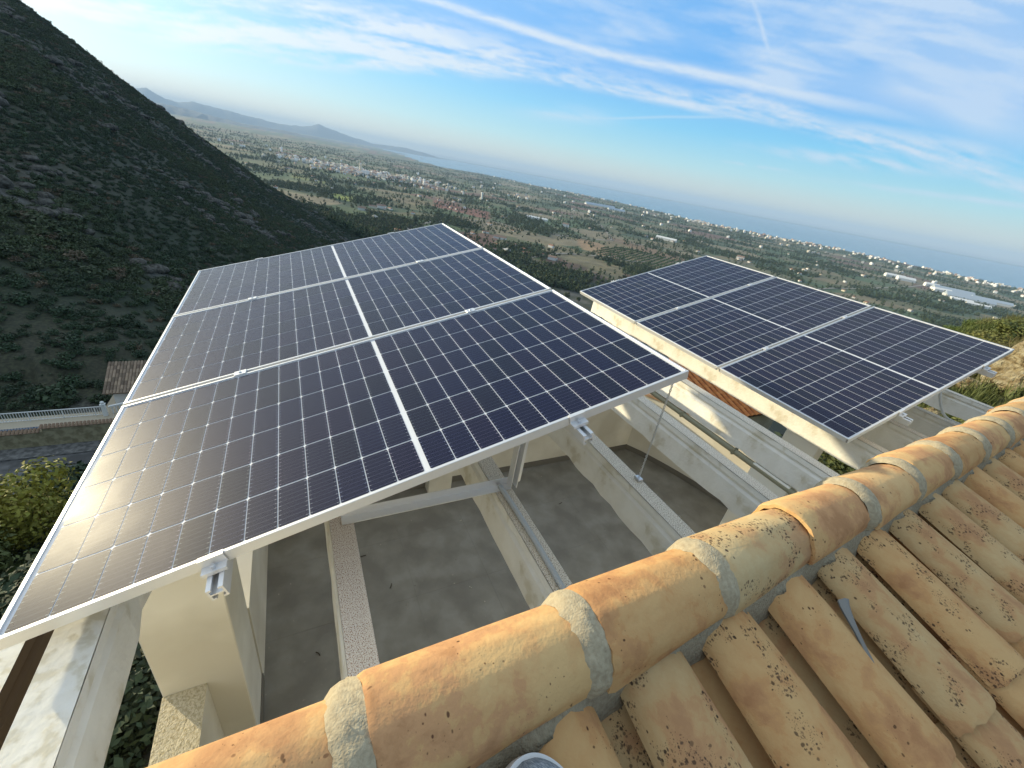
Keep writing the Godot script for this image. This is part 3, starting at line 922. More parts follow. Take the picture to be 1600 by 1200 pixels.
	# orchard in rows
	var ox := []
	var oc := []
	var o0 := at_polar(44.6, 880.0)
	var ru := Vector3(sin(deg_to_rad(58.0)), 0, -cos(deg_to_rad(58.0)))
	var rv := Vector3(ru.z, 0, -ru.x)
	for a in range(-8, 9):
		for b in range(-26, 27):
			if absf(a * 10.0) > 84.0 - absf(b) * 0.6: continue
			var p := o0 + ru * (b * 3.6) + rv * (a * 10.5)
			p.y = ground_y(p.x, p.z) + 1.1
			var s := rng.randf_range(2.0, 2.6)
			ox.append(Transform3D(Basis(Vector3.UP, rng.randf() * TAU).scaled(Vector3(s, s * 0.9, s)), p))
			var g := rng.randf_range(0.8, 1.2)
			oc.append(Color(0.050 * g, 0.115 * g, 0.030 * g))
	scatter("orchard", tm, leafmat, ox, oc, "orchard planted in straight green rows above the right panels", "orchard")

# ---------------------------------------------------------------- buildings of the plain
func house_meshes(w: float, h: float, d: float, gable: bool) -> Array:
	var wb := MB.new()
	wb.box(Vector3(0, h * 0.5 - 1.5, 0), Vector3(w, h + 3.0, d))
	var rb := MB.new()
	if gable:
		var o := 0.4
		var rh := d * 0.24
		var prof := [Vector2(-d * 0.5 - o, h + 0.01), Vector2(d * 0.5 + o, h + 0.01), Vector2(0, h + rh)]
		rb.sweep(prof, Vector3(-w * 0.5 - o, 0, 0), Vector3(w * 0.5 + o, 0, 0), Vector3(0, 0, 1), Vector3.UP)
	else:
		rb.box(Vector3(0, h + 0.22, 0), Vector3(w + 0.3, 0.42, d + 0.3))
		rb.box(Vector3(w * 0.2, h + 1.2, 0), Vector3(w * 0.3, 1.6, d * 0.35))
	return [wb.mesh(), rb.mesh()]

func make_town() -> void:
	var walls := [mat("white_render", lin(0.74, 0.72, 0.67), 0.85), mat("cream_render", lin(0.66, 0.58, 0.44), 0.85), mat("pink_render", lin(0.55, 0.36, 0.27), 0.85), mat("grey_render", lin(0.48, 0.47, 0.45), 0.85)]
	var roofs := [mat("terracotta_far", lin(0.33, 0.16, 0.095), 0.9), mat("brown_tiles_far", lin(0.26, 0.17, 0.12), 0.9), mat("flat_roof", lin(0.52, 0.50, 0.47), 0.9)]
	var kinds := []
	for s in [[11.0, 4.0, 9.0, true], [14.0, 6.5, 10.0, true], [9.0, 3.6, 8.0, true], [12.0, 7.0, 10.0, false], [16.0, 10.0, 12.0, false], [20.0, 4.5, 9.0, true]]:
		kinds.append(house_meshes(s[0], s[1], s[2], s[3]))
	rng.seed = 404
	var list := []
	# az, r, kind, wall, roof, zone, turn
	for k in 420:    # the town in the plain
		var az := 8.5 + rng.randfn() * 5.2
		var r := 2000.0 + rng.randfn() * 130.0 - (az - 8.5) * 12.0
		if az < -2.5 or az > 21.0: continue
		list.append([az, r, [1, 3, 4, 1, 3][rng.randi() % 5], [0, 0, 0, 1, 1, 2, 3][rng.randi() % 7], [0, 1, 2][rng.randi() % 3], 0])
	for k in 270:    # along the shore
		var az := rng.randf_range(22.0, 83.0)
		if rng.randf() < 0.5: az = rng.randf_range(46.0, 83.0)
		var r := poly_el(SHORE, az) - 70.0 - absf(rng.randfn()) * 240.0
		list.append([az, r, [1, 3, 4, 0][rng.randi() % 4], [0, 0, 0, 1, 2][rng.randi() % 5], [0, 1, 2][rng.randi() % 3], 1])
	for k in 480:    # villas among the groves
		var az := rng.randf_range(-6.0, 82.0)
		var r := exp(rng.randf_range(log(620.0), log(3300.0)))
		if az < 8.0 and r < 1000.0: continue
		if r > poly_el(SHORE, az) - 100.0: continue
		if n_mid.get_noise_2d(sin(deg_to_rad(az)) * r * 0.22, cos(deg_to_rad(az)) * r * 0.22) < -0.05: continue
		if az > 34.0 and az < 49.0 and r < 1080.0: continue
		list.append([az, r, [0, 1, 2, 0, 2, 5, 3][rng.randi() % 7], [0, 0, 0, 0, 1, 3][rng.randi() % 6], [0, 0, 1, 2][rng.randi() % 4], 2])
	list.sort_custom(func(a, b): return a[1] < b[1])
	var labels := ["pale house in the white town on the plain", "white building in the strip of houses along the shore", "white villa among the groves of the coastal plain"]
	var groups := ["houses of the town on the plain", "houses along the shore", "villas among the groves"]
	var far := []
	var farc := []
	var placed := 0
	for h in list:
		var p := at_polar(h[0], h[1])
		var turn := rng.randf_range(-0.5, 0.5) + (PI / 2 if rng.randf() < 0.5 else 0.0)
		if placed < 290:
			placed += 1
			var lab: String = labels[h[5]]
			var grp: String = groups[h[5]]
			if h[5] != 1:
				var tone: String = ["white", "cream", "pinkish", "grey"][h[3]]
				var top: String = "flat roofed" if h[2] in [3, 4] else "tile roofed"
				var where: String = "in the town around the church tower" if h[5] == 0 else ("between the dark hill and the red field" if h[0] < 16.0 else ("behind the red field" if h[0] < 27.0 else ("around the long green field" if h[0] < 38.0 else ("behind the orchard" if h[0] < 50.0 else ("above the middle of the right array" if h[0] < 62.0 else "left of the blue-grey sheds")))))
				if h[5] == 2 and h[1] > 1500.0: where = "far off, " + where
				lab = "%s %s %s %s" % [tone, top, "house" if h[5] == 0 else "villa", where]
				grp = lab + " group"
			var t := thing("house", lab, "house", p, grp)
			t.rotation.y = turn
			t.scale = Vector3.ONE * rng.randf_range(0.5, 0.8)
			put(kinds[h[2]][0], "wall", walls[h[3]], t)
			put(kinds[h[2]][1], "roof", roofs[2 if h[2] in [3, 4] else h[4] % 2], t)
		else:
			far.append(Transform3D(Basis(Vector3.UP, turn).scaled(Vector3(0.8, rng.randf_range(0.7, 1.2), 0.8)), p))
			farc.append([Color(0.82, 0.80, 0.76), Color(0.68, 0.61, 0.49), Color(0.5, 0.36, 0.28), Color(0.45, 0.44, 0.42)][h[3]])
	var order := range(far.size())
	var sh := RandomNumberGenerator.new()
	sh.seed = 3
	for q in range(order.size() - 1, 0, -1):
		var w: int = sh.randi_range(0, q)
		var tmp: int = order[q]
		order[q] = order[w]; order[w] = tmp
	var f2 := []
	var c2 := []
	for q in order:
		f2.append(far[q]); c2.append(farc[q])
	far = f2; farc = c2
	var fm := mat("far_walls", Color.WHITE, 0.85)
	fm.vertex_color_use_as_albedo = true
	var fl := MB.new()
	fl.box(Vector3(0, 3.4, 0), Vector3(15, 9.0, 11))
	fl.box(Vector3(5, 8.6, 1), Vector3(5, 2.6, 5))
	var half: int = far.size() * 3 / 5
	scatter("distant_flat_houses", fl.mesh(), fm, far.slice(0, half), farc.slice(0, half), "farthest flat roofed houses dotted over plain and shore", "houses")
	far = far.slice(half)
	farc = farc.slice(half)
	var fb := MB.new()
	fb.box(Vector3(0, 3.0, 0), Vector3(14, 8.0, 11))
	fb.tint = Color(0.62, 0.42, 0.34)
	fb.sweep([Vector2(-6, 7.01), Vector2(6, 7.01), Vector2(0, 9.4)], Vector3(-7.5, 0, 0), Vector3(7.5, 0, 0), Vector3(0, 0, 1), Vector3.UP)
	scatter("distant_houses", fb.mesh(), fm, far, farc, "farthest tile roofed houses dotted over plain and shore", "houses")
	# church tower of the town
	var c := thing("church", "tall pale church tower rising from the white town", "church", at_polar(8.0, 1930.0))
	var tb := MB.new()
	tb.box(Vector3(0, 15, 0), Vector3(7, 34, 7))
	put(tb.mesh(), "tower", walls[1], c)
	tb = MB.new()
	tb.box(Vector3(0, 35, 0), Vector3(5, 6, 5))
	put(tb.mesh(), "belfry", walls[0], c)
	tb = MB.new()
	for s in 4:
		var a0 := PI / 4 + s * PI / 2
		tb.tri(Vector3(cos(a0), 0, sin(a0)) * 3.9 + Vector3(0, 38, 0), Vector3(cos(a0 + PI / 2), 0, sin(a0 + PI / 2)) * 3.9 + Vector3(0, 38, 0), Vector3(0, 46, 0), Vector3(cos(a0 + PI / 4), 0.4, sin(a0 + PI / 4)))
	put(tb.mesh(), "spire", roofs[1], c)
	tb = MB.new()
	tb.box(Vector3(18, 5, 0), Vector3(30, 16, 14))
	put(tb.mesh(), "nave", walls[0], c)
	# white tower by the red field
	var wt := thing("water_tower", "slim white tower by the dark trees near the red field", "tower", at_polar(22.6, 1560.0))
	tb = MB.new()
	tb.box(Vector3(0, 10, 0), Vector3(5, 24, 5))
	put(tb.mesh(), "shaft", walls[0], wt)
	tb = MB.new()
	tb.box(Vector3(0, 23, 0), Vector3(7, 5, 7), Basis(), 0.6)
	put(tb.mesh(), "tank", walls[0], wt)
	# sheds and greenhouses
	var sheet := mat("pale_sheeting", lin(0.36, 0.41, 0.45), 0.5)
	var shed_list := [
		[69.4, 1930.0, 70.0, 9.0, 26.0, 0, "long white warehouse left of the grey sheds"], [70.3, 1900.0, 60.0, 9.0, 30.0, 0, "white warehouse beside the long white warehouse"], [72.3, 1880.0, 44.0, 10.0, 24.0, 0, "white hall in the middle of the sheds"], [73.2, 1760.0, 50.0, 9.0, 24.0, 0, "white hall left of the wide blue-grey roof"],
		[73.9, 1830.0, 120.0, 7.0, 46.0, 1, "wide blue-grey shed roof above the right array"], [75.2, 1690.0, 130.0, 7.0, 44.0, 1, "wide blue-grey shed nearest the right bank"], [76.6, 1800.0, 110.0, 7.0, 30.0, 1, "blue-grey shed farthest right"], [74.8, 1580.0, 56.0, 7.0, 20.0, 0, "low white hall in front of the blue-grey sheds"], [76.0, 1560.0, 60.0, 6.0, 16.0, 0, "low white hall beside the green bank"],
		[37.5, 2750.0, 230.0, 5.0, 50.0, 1, "long pale greenhouse strip near the shore"], [39.6, 2600.0, 120.0, 5.0, 40.0, 1, "short pale greenhouse beside the long strip"], [30.0, 1240.0, 60.0, 5.0, 12.0, 0, "long white building at the edge of the green field"], [33.0, 640.0, 13.0, 5.0, 9.0, 0, "white shed between the two solar arrays"], [25.6, 760.0, 22.0, 4.0, 10.0, 0, "low white ruin just above the left panels"], [27.2, 700.0, 16.0, 4.0, 8.0, 0, "small white building beside the low white ruin"], [55.3, 1290.0, 18.0, 8.0, 14.0, 0, "white villa standing alone above the right array"], [33.8, 1180.0, 16.0, 9.0, 12.0, 0, "tall white house right of the green field"], [46.5, 1380.0, 60.0, 7.0, 16.0, 0, "row of pale houses behind the orchard"], [10.4, 930.0, 17.0, 6.0, 11.0, 0, "white farmhouse at the foot of the dark hill"], [8.2, 860.0, 15.0, 5.0, 10.0, 0, "white cottage at the end of the dark hill"]]
	for s in shed_list:
		var t := thing("shed" if s[5] == 1 or s[2] > 20.0 else "farmhouse", s[6], "building", at_polar(s[0], s[1]))
		t.rotation.y = -deg_to_rad(s[0]) + (0.35 if s[1] > 1500.0 else -0.2)
		var hm := house_meshes(s[2] * (0.8 if s[1] > 1400.0 else 1.0), s[3] * 0.8, s[4] * (0.8 if s[1] > 1400.0 else 1.0), true)
		put(hm[0], "wall", walls[0], t)
		put(hm[1], "roof", (walls[0] if s[2] > 40.0 and s[5] == 0 else (sheet if s[5] == 1 else roofs[1])), t)

# ---------------------------------------------------------------- road, wall and pool house at the left
func make_roadside() -> void:
	var asphalt := mat("asphalt", lin(0.14, 0.137, 0.13), 0.9)
	asphalt.albedo_texture = ntex(fnl(71, 0.01, 5), 512, [[0.3, Color(0.72, 0.72, 0.72)], [0.7, Color(1, 1, 1)]])
	tri3(asphalt, 0.12)
	var pave := mat("pavement_concrete", lin(0.19, 0.185, 0.17), 0.9)
	pave.albedo_texture = asphalt.albedo_texture
	tri3(pave, 0.3)
	var rb := MB.new()
	rb.box(Vector3(-48, -28.1, -38.45), Vector3(100, 0.26, 5.0))
	tag(put(rb.mesh(), "road", asphalt), "", "", "", "structure")
	rb = MB.new()
	rb.box(Vector3(-48, -28.06, -41.75), Vector3(100, 0.42, 1.5))
	rb.box(Vector3(-48, -28.05, -40.97), Vector3(100, 0.40, 0.06))
	tag(put(rb.mesh(), "pavement", pave), "", "", "", "structure")
	var ochre := mat("ochre_render", lin(0.36, 0.32, 0.19), 0.9)
	ochre.albedo_texture = ntex(fnl(72, 0.006, 4), 512, [[0.25, Color(0.8, 0.79, 0.76)], [0.7, Color(1, 1, 1)]])
	tri3(ochre, 0.4)
	var tile := mat("weathered_tile", lin(0.33, 0.24, 0.17), 0.9)
	tile.albedo_texture = ntex(fnl(73, 0.03, 4), 512, [[0.25, Color(0.55, 0.50, 0.46)], [0.7, Color(1, 0.97, 0.92)]])
	tri3(tile, 1.7)
	var w := thing("retaining_wall", "long ochre wall with a tiled coping along the road", "wall", Vector3(-30, -28.2, -42.65))
	rb = MB.new()
	rb.box(Vector3(-15, 0.9, 0), Vector3(49.6, 1.8, 0.3))
	rb.box(Vector3(17, 1.05, 0), Vector3(14.4, 2.2, 0.3))
	put(rb.mesh(), "wall", ochre, w)
	var cm := MB.new()
	var arc := []
	for k in 6:
		var a := PI * k / 5
		arc.append(Vector2(cos(a) * 0.11, sin(a) * 0.075))
	for k in 6:
		var a := PI - PI * k / 5
		arc.append(Vector2(cos(a) * 0.09, sin(a) * 0.058))
	cm.sweep(arc, Vector3(0, 0.0, 0.28), Vector3(0, 0.16, -0.22), Vector3(1, 0, 0), Vector3.UP)
	var ct := cm.mesh()
	var x := -10.0
	while x < 23.6:
		var o := put(ct, "coping_tile", tile, w)
		o.position = Vector3(x, (1.78 if x < 9.7 else 2.13), 0)
		x += 0.25
	# pool deck, pool, fence
	var deckm := mat("deck_stone", lin(0.42, 0.36, 0.26), 0.85)
	rb = MB.new()
	rb.box(Vector3(-48, -27.4, -44.0), Vector3(100, 2.0, 2.4))
	rb.box(Vector3(-12.0, -27.42, -48.6), Vector3(10.0, 1.98, 6.8))
	tag(put(rb.mesh(), "pool_deck", deckm), "", "", "", "structure")
	var water := mat("pool_water", lin(0.010, 0.035, 0.07), 0.08)
	rb = MB.new()
	rb.box(Vector3(-24.6, -26.42, -43.2), Vector3(8.2, 0.1, 0.4))
	tag(put(rb.mesh(), "swimming_pool", water), "blue strip of a pool behind the ochre wall", "pool")
	var wm := mat("white_paint", lin(0.72, 0.73, 0.70), 0.6)
	var f := thing("pool_fence", "white metal railing along the pool deck", "fence", Vector3(0, -26.4, -44.5))
	rb = MB.new()
	rb.box(Vector3(-29, 0.92, 0), Vector3(24.4, 0.07, 0.06))
	put(rb.mesh(), "top_rail", wm, f)
	rb = MB.new()
	rb.box(Vector3(-29, 0.1, 0), Vector3(24.4, 0.05, 0.05))
	put(rb.mesh(), "bottom_rail", wm, f)
	var bar := MB.new()
	bar.box(Vector3(0, 0.5, 0), Vector3(0.03, 0.78, 0.03))
	var barm := bar.mesh()
	var post := MB.new()
	post.box(Vector3(0, 0.47, 0), Vector3(0.07, 0.94, 0.07))
	var postm := post.mesh()
	x = -41.0
	var cnt := 0
	while x < -16.85:
		var o := put(postm if cnt % 12 == 0 else barm, "post" if cnt % 12 == 0 else "bar", wm, f)
		o.position.x = x
		x += 0.18
		cnt += 1
	var gp := thing("gate_post", "white gate post with a ball finial at the railing end", "post", Vector3(-16.55, -26.4, -44.4))
	rb = MB.new()
	rb.box(Vector3(0, 0.6, 0), Vector3(0.3, 1.2, 0.3), Basis(), 0.02)
	rb.box(Vector3(0, 1.23, 0), Vector3(0.38, 0.07, 0.38), Basis(), 0.015)
	put(rb.mesh(), "shaft", wm, gp)
	var sp := SphereMesh.new()
	sp.radius = 0.15; sp.height = 0.3; sp.radial_segments = 12; sp.rings = 8
	put(sp, "ball_finial", wm, gp).position.y = 1.40
	var bl := thing("balustrade", "white balustrade climbing beside the pool house", "balustrade", Vector3(-16.3, -26.4, -44.4))
	rb = MB.new()
	rb.box(Vector3(1.1, 1.05, -0.2), Vector3(2.2, 0.12, 0.2), Basis(Vector3(0, 0, 1), 0.22))
	put(rb.mesh(), "handrail", wm, bl)
	for k in 7:
		rb = MB.new()
		rb.tube([Vector3(0, 0, 0), Vector3(0, 0.2, 0), Vector3(0, 0.8, 0)], 0.06, 6)
		put(rb.mesh(), "baluster", wm, bl).position = Vector3(0.25 + k * 0.29, 0.05 + k * 0.06, -0.2)
	# pool house
	var hut := thing("pool_house", "small house with a brown tiled roof beyond the road", "house", Vector3(-16.2, -26.5, -46.0))
	rb = MB.new()
	rb.box(Vector3(3.2, 0.9, -2.6), Vector3(6.4, 1.9, 5.0))
	put(rb.mesh(), "wall", walls_white(), hut)
	var roof := part("roof", hut)
	rb = MB.new()
	rb.sweep([Vector2(0.55, 1.72), Vector2(0.55, 1.80), Vector2(-2.7, 3.45), Vector2(-6.0, 1.80), Vector2(-6.0, 1.72), Vector2(-2.7, 3.35)], Vector3(-0.45, 0, 0), Vector3(6.9, 0, 0), Vector3(0, 0, 1), Vector3.UP)
	put(rb.mesh(), "roof_deck", tile, roof)
	var tb := MB.new()
	var sl := (3.45 - 1.80) / 3.25
	var nrow := 8
	var tmat := mat("pool_house_tiles", Color.WHITE, 0.9)
	tmat.vertex_color_use_as_albedo = true
	tmat.vertex_color_is_srgb = false
	rng.seed = 17
	for i in 30:
		for j in nrow:
			var z0 := 0.62 - j * 0.42
			var z1 := z0 - 0.46
			var s := rng.randf_range(0.45, 1.25)
			tb.tint = Color(0.30 * s, 0.22 * s, 0.15 * s)
			var y0 := 1.80 + (0.55 - z0) * sl + 0.045
			var y1 := 1.80 + (0.55 - z1) * sl + 0.02
			tb.sweep(arc, Vector3(-0.4 + i * 0.245, y0, z0), Vector3(-0.4 + i * 0.245, y1, z1), Vector3(1, 0, 0), Vector3.UP)
	tag(put(tb.mesh(), "roof_tiles", tmat, roof), "", "", "", "stuff")

func walls_white() -> StandardMaterial3D:
	return M.white_render

# ---------------------------------------------------------------- house, terrace, pergola
const FLOOR_Y := -3.75
const BEAM_Y := -1.30

func grainy(f: FastNoiseLite) -> FastNoiseLite:
	f.fractal_gain = 0.66
	return f

func clay_materials() -> void:
	var relief_t := ntex(grainy(fnl(83, 0.045, 6)), 1024, [])
	var ramps := [
		[[0.18, Color(0.74, 0.60, 0.45)], [0.36, Color(0.80, 0.67, 0.50)], [0.46, Color(0.83, 0.70, 0.51)], [0.50, Color(0.84, 0.73, 0.54)], [0.75, Color(0.86, 0.77, 0.58)]],
		[[0.20, Color(0.74, 0.62, 0.48)], [0.40, Color(0.79, 0.68, 0.52)], [0.47, Color(0.80, 0.72, 0.55)], [0.80, Color(0.82, 0.77, 0.61)]],
		[[0.18, Color(0.73, 0.59, 0.44)], [0.36, Color(0.80, 0.66, 0.50)], [0.44, Color(0.81, 0.67, 0.50)], [0.48, Color(0.83, 0.71, 0.52)], [0.72, Color(0.86, 0.77, 0.57)]]]
	var bases := []
	for k in 3:
		bases.append(ntex(grainy(fnl(84 + k, 0.0036, 8, FastNoiseLite.TYPE_SIMPLEX_SMOOTH, 50.0)), 1024, ramps[k]))
	var heavy := speckles(3, 13000, fnl(91, 0.006, 3), 0.06, Color(0.25, 0.20, 0.17), 3.6)
	var light := speckles(4, 700, fnl(92, 0.005, 3), 0.16, Color(0.30, 0.20, 0.15), 3.5)
	M["clay"] = []
	for k in 9:
		var m := StandardMaterial3D.new()
		m.resource_name = "clay_tile_%d" % k
		m.albedo_color = ([Color(0.99, 0.915, 0.86), Color(0.96, 0.90, 0.85), Color(0.97, 0.895, 0.84)] if k in [0, 1, 2, 5, 8] else [Color(0.93, 0.84, 0.77), Color(0.94, 0.85, 0.78), Color(0.93, 0.83, 0.76)])[k % 3]
		m.albedo_texture = bases[k % 3]
		m.roughness = 0.95
		m.metallic_specular = 0.3
		m.uv1_scale = Vector3(1.15, 1.15, 1)
		m.uv1_offset = Vector3(0.37 * k, 0.23 * k, 0)
		m.detail_enabled = true
		m.detail_albedo = heavy if k in [1, 4, 6, 7] else light
		m.detail_uv_layer = BaseMaterial3D.DETAIL_UV_1
		m.detail_blend_mode = BaseMaterial3D.BLEND_MODE_MIX
		relief(m, relief_t, 0.09)
		M.clay.append(m)

# half-barrel tile along +X: outer radius r0 at x=0, r1 at x=len
func barrel(len: float, r0: float, r1: float, th: float, arc_deg: float, seg: int, wob: int, flat := 1.0) -> ArrayMesh:
	var nz := fnl(200 + wob, 6.0, 2)
	var half := deg_to_rad(arc_deg) * 0.5
	var rows_o := []
	var rows_i := []
	var tex := []
	var xs := [0.0, 0.012, 0.5 * len, len - 0.012, len]
	for x in xs:
		var ro := lerpf(r0, r1, x / len)
		var edge := 0.004 if (x == 0.0 or x == len) else 0.0
		var a := []
		var b := []
		var t := []
		for k in seg + 1:
			var an := -half + 2.0 * half * k / seg
			var w := nz.get_noise_2d(x * 2.0, an * 0.3) * 0.006
			var ex := nz.get_noise_2d(an * 2.0, x * 10.0) * 0.006 if edge > 0.0 else 0.0
			var d := Vector3(0, cos(an) * flat, sin(an))
			a.append(d * (ro - edge + w) + Vector3(x + ex, 0, 0))
			b.append(d * (ro - th + w) + Vector3(x + ex, 0, 0))
			t.append(Vector2(x, an * ro))
		rows_o.append(a); rows_i.append(b); tex.append(t)
	var mb := MB.new()
	mb.grid(rows_o, func(p): return Vector3(0, p.y, p.z), tex)
	mb.grid(rows_i, func(p): return -Vector3(0, p.y, p.z), tex)
	for e in [0, xs.size() - 1]:
		for k in seg:
			mb.quad(rows_o[e][k], rows_o[e][k + 1], rows_i[e][k + 1], rows_i[e][k], Vector3(-1 if e == 0 else 1, 0, 0), [tex[e][k], tex[e][k + 1], tex[e][k + 1] + Vector2(0.01, 0), tex[e][k] + Vector2(0.01, 0)])
	for k in [0, seg]:
		for i in xs.size() - 1:
			mb.quad(rows_o[i][k], rows_o[i + 1][k], rows_i[i + 1][k], rows_i[i][k], Vector3(0, -1, 0), [tex[i][k], tex[i + 1][k], tex[i + 1][k] + Vector2(0, 0.01), tex[i][k] + Vector2(0, 0.01)])
	return mb.mesh()

func make_house() -> void:
	clay_materials()
	var plaster := mat("cream_plaster", lin(0.80, 0.775, 0.69), 0.85)
	plaster.albedo_texture = ntex(fnl(93, 0.004, 5), 512, [[0.2, Color(0.88, 0.87, 0.85)], [0.65, Color(1, 1, 1)]])
	tri3(plaster, 0.35)
	relief(plaster, ntex(fnl(94, 0.06, 3), 512, []), 0.06)
	var rough := mat("rough_cast", lin(0.66, 0.585, 0.42), 0.95)
	rough.albedo_texture = ntex(fnl(95, 0.03, 5), 512, [[0.25, Color(0.86, 0.84, 0.79)], [0.6, Color(1, 1, 1)]])
	tri3(rough, 3.0)
	relief(rough, ntex(fnl(96, 0.05, 4), 512, []), 0.5)
	var mortar := mat("grey_mortar", lin(0.46, 0.39, 0.275), 0.9)
	mortar.albedo_texture = ntex(fnl(97, 0.03, 6), 512, [[0.25, Color(0.88, 0.86, 0.82)], [0.7, Color(1, 1, 0.97)]])
	tri3(mortar, 5.0)
	relief(mortar, ntex(fnl(98, 0.07, 4), 512, []), 0.14)
	var cement := mat("wet_grey_cement", lin(0.37, 0.315, 0.225), 0.9)
	cement.albedo_texture = mortar.albedo_texture
	tri3(cement, 5.0)
	relief(cement, mortar.heightmap_texture, 0.3)
	var house := thing("house", "house whose clay tiled roof ridge crosses the foreground", "house")
	house.rotation.y = deg_to_rad(2.5)
	# everything below is in the ridge's own frame: ridge along X at z = -0.325
	var roof := part("roof", house)
	var RZ := -0.303
	var RY := -0.80
	var joints := [-0.74, -0.34, 0.058, 0.468, 0.848, 1.20, 1.59, 1.965, 2.35, 2.74, 3.13, 3.52, 3.91, 4.30, 4.69, 5.08]
	rng.seed = 8
	var ridge_kinds := []
	for k in 4: ridge_kinds.append(barrel(0.46, 0.0965, 0.0810, 0.014, 200.0, 18, k))
	var ridge_clay := [2, 0, 8, 3, 1, 5, 0, 2, 3, 8, 5, 6, 0, 2, 3, 5]
	for k in joints.size() - 1:
		var o := put(ridge_kinds[k % 4], "ridge_tile", M.clay[ridge_clay[k]], roof)
		o.position = Vector3(joints[k], RY + rng.randf_range(-0.003, 0.003), RZ + rng.randf_range(-0.004, 0.004))
		o.rotation = Vector3(rng.randf_range(-0.06, 0.06), rng.randf_range(-0.008, 0.008), -0.018)
		if k > 0 and k != 5:
			# mortar fillet at the lap
			var nz := fnl(300 + k, 30.0, 3)
			var rows := []
			for s in 5:
				var row := []
				var f := s / 4.0
				for j in 25:
					var an := -1.74 + 3.48 * j / 24.0
					var rr := lerpf(0.0840, 0.0955, pow(f, 0.8)) + nz.get_noise_2d(f * 0.08, an * 0.12) * 0.0065 + nz.get_noise_2d(f * 0.02 + 5.0, an * 0.03) * 0.004 + 0.003 * sin(f * PI)
					if s == 0: rr = 0.0805
					if s == 4: rr = 0.0935
					var xx: float = joints[k] - 0.050 + 0.053 * f + nz.get_noise_2d(an * 0.1 + 9.0, f * 0.1) * (0.009 if s == 0 else 0.002)
					row.append(Vector3(xx, RY + cos(an) * rr, RZ + sin(an) * rr))
				rows.append(row)
			var mb := MB.new()
			mb.grid(rows, func(p): return Vector3(0, p.y - RY, p.z - RZ))
			put(mb.mesh(), "mortar_joint", mortar, roof)
	# bedding mortar under the near edge of the ridge
	var nb := fnl(333, 3.5, 3)
	var bed := []
	for i in 320:
		var x := -0.8 + i * 0.019
		var ph := absf(fposmod((x - 0.110) / 0.25 + 0.5, 1.0) - 0.5)
		var over := 1.0 - smoothstep(0.20, 0.33, ph)
		var w := nb.get_noise_2d(x, 0.0) * 0.012
		var row := []
		row.append(Vector3(x, RY + 0.02, RZ + 0.060))
		row.append(Vector3(x, RY - 0.014 + w * 0.3, RZ + 0.082 + w * 0.4))
		row.append(Vector3(x, lerpf(RY - 0.045, RY - 0.026, over) + w * 0.4, RZ + 0.092 + w * 0.6))
		row.append(Vector3(x, lerpf(RY - 0.110, RY - 0.034, over) + w, RZ + lerpf(0.108, 0.102, over) + w + nb.get_noise_2d(x * 4.0, 7.0) * 0.006))
		row.append(Vector3(x, lerpf(RY - 0.16, RY - 0.10, over), RZ + 0.08))
		bed.append(row)
	var bb := MB.new()
	bb.grid(bed, func(_p): return Vector3(0, 0.5, 1))
	put(bb.mesh(), "bedding_mortar", cement, roof)
	# field tiles: covers and channels running down the near slope
	var slope := deg_to_rad(16.5)
	var cover := []
	var chan := []
	var cover_top := []
	for k in 4:
		cover.append(barrel(0.46, 0.099, 0.088, 0.014, 172.0, 12, 20 + k, 0.60))
		cover_top.append(barrel(0.415, 0.099, 0.090, 0.014, 172.0, 12, 24 + k, 0.60))
		chan.append(barrel(0.46, 0.098, 0.108, 0.012, 150.0, 10, 30 + k, 0.7))
	var down := Vector3(0, -sin(slope), cos(slope))
	for i in range(-4, 20):
		var x := 0.110 + i * 0.25
		for c in 4:
			var start := 0.028 + c * 0.365 + rng.randf_range(-0.012, 0.012)
			var o := put((cover_top if c == 0 else cover)[(i + c + 8) % 4], "cover_tile", M.clay[[4, 7, 3, 6, 4, 7, 6, 4, 3][posmod(i * 2 + c * 3, 9)]], roof)
			# the wide end points down the slope
			var fwd := -down
			var b := Basis(fwd, Vector3(0, cos(slope), sin(slope)), fwd.cross(Vector3(0, cos(slope), sin(slope))))
			b = b.rotated(Vector3(0, 1, 0), rng.randf_range(-0.018, 0.018))
			var p0 := Vector3(x + rng.randf_range(-0.005, 0.005), RY - 0.050, RZ) + down * (start + 0.455)
			p0.y += 0.010 - 0.004 * c
			o.transform = Transform3D(b.rotated(b.z, -0.028), p0 + Vector3(0, rng.randf_range(-0.002, 0.003), 0))
		for c in 4:
			var start2 := 0.095 + c * 0.385 + 0.12
			var o2 := put(chan[(i + c + 8) % 4], "channel_tile", M.clay[[7, 4, 3, 7][posmod(i + c, 4)]], roof)
			var fw := down
			var upv := Vector3(0, -cos(slope), -sin(slope))
			var b2 := Basis(fw, upv, fw.cross(upv))
			var p2 := Vector3(x + 0.125, RY - 0.030, RZ) + down * (start2 - 0.13)
			o2.transform = Transform3D(b2.rotated(b2.z, 0.022), p2 + Vector3(0, 0.0, 0))
	var deck := MB.new()
	deck.box(Vector3(1.8, -1.19, 0.52), Vector3(7.0, 0.05, 1.5), Basis(Vector3(1, 0, 0), slope))
	put(deck.mesh(), "roof_deck", cement, roof)
	# gable wall under the ridge, towards the terrace
	var wb := MB.new()
	wb.box(Vector3(2.2, -4.2, RZ - 0.02), Vector3(7.6, 6.6, 0.18))
	put(wb.mesh(), "wall", plaster, house)
	wb = MB.new()
	wb.box(Vector3(2.2, -4.6, 1.1), Vector3(7.6, 6.0, 2.2))
	put(wb.mesh(), "lower_wall", plaster, house)

	# ---- terrace
	var slab := MB.new()
	slab.box(Vector3(2.4, FLOOR_Y - 0.16, -2.1), Vector3(6.6, 0.28, 3.9))
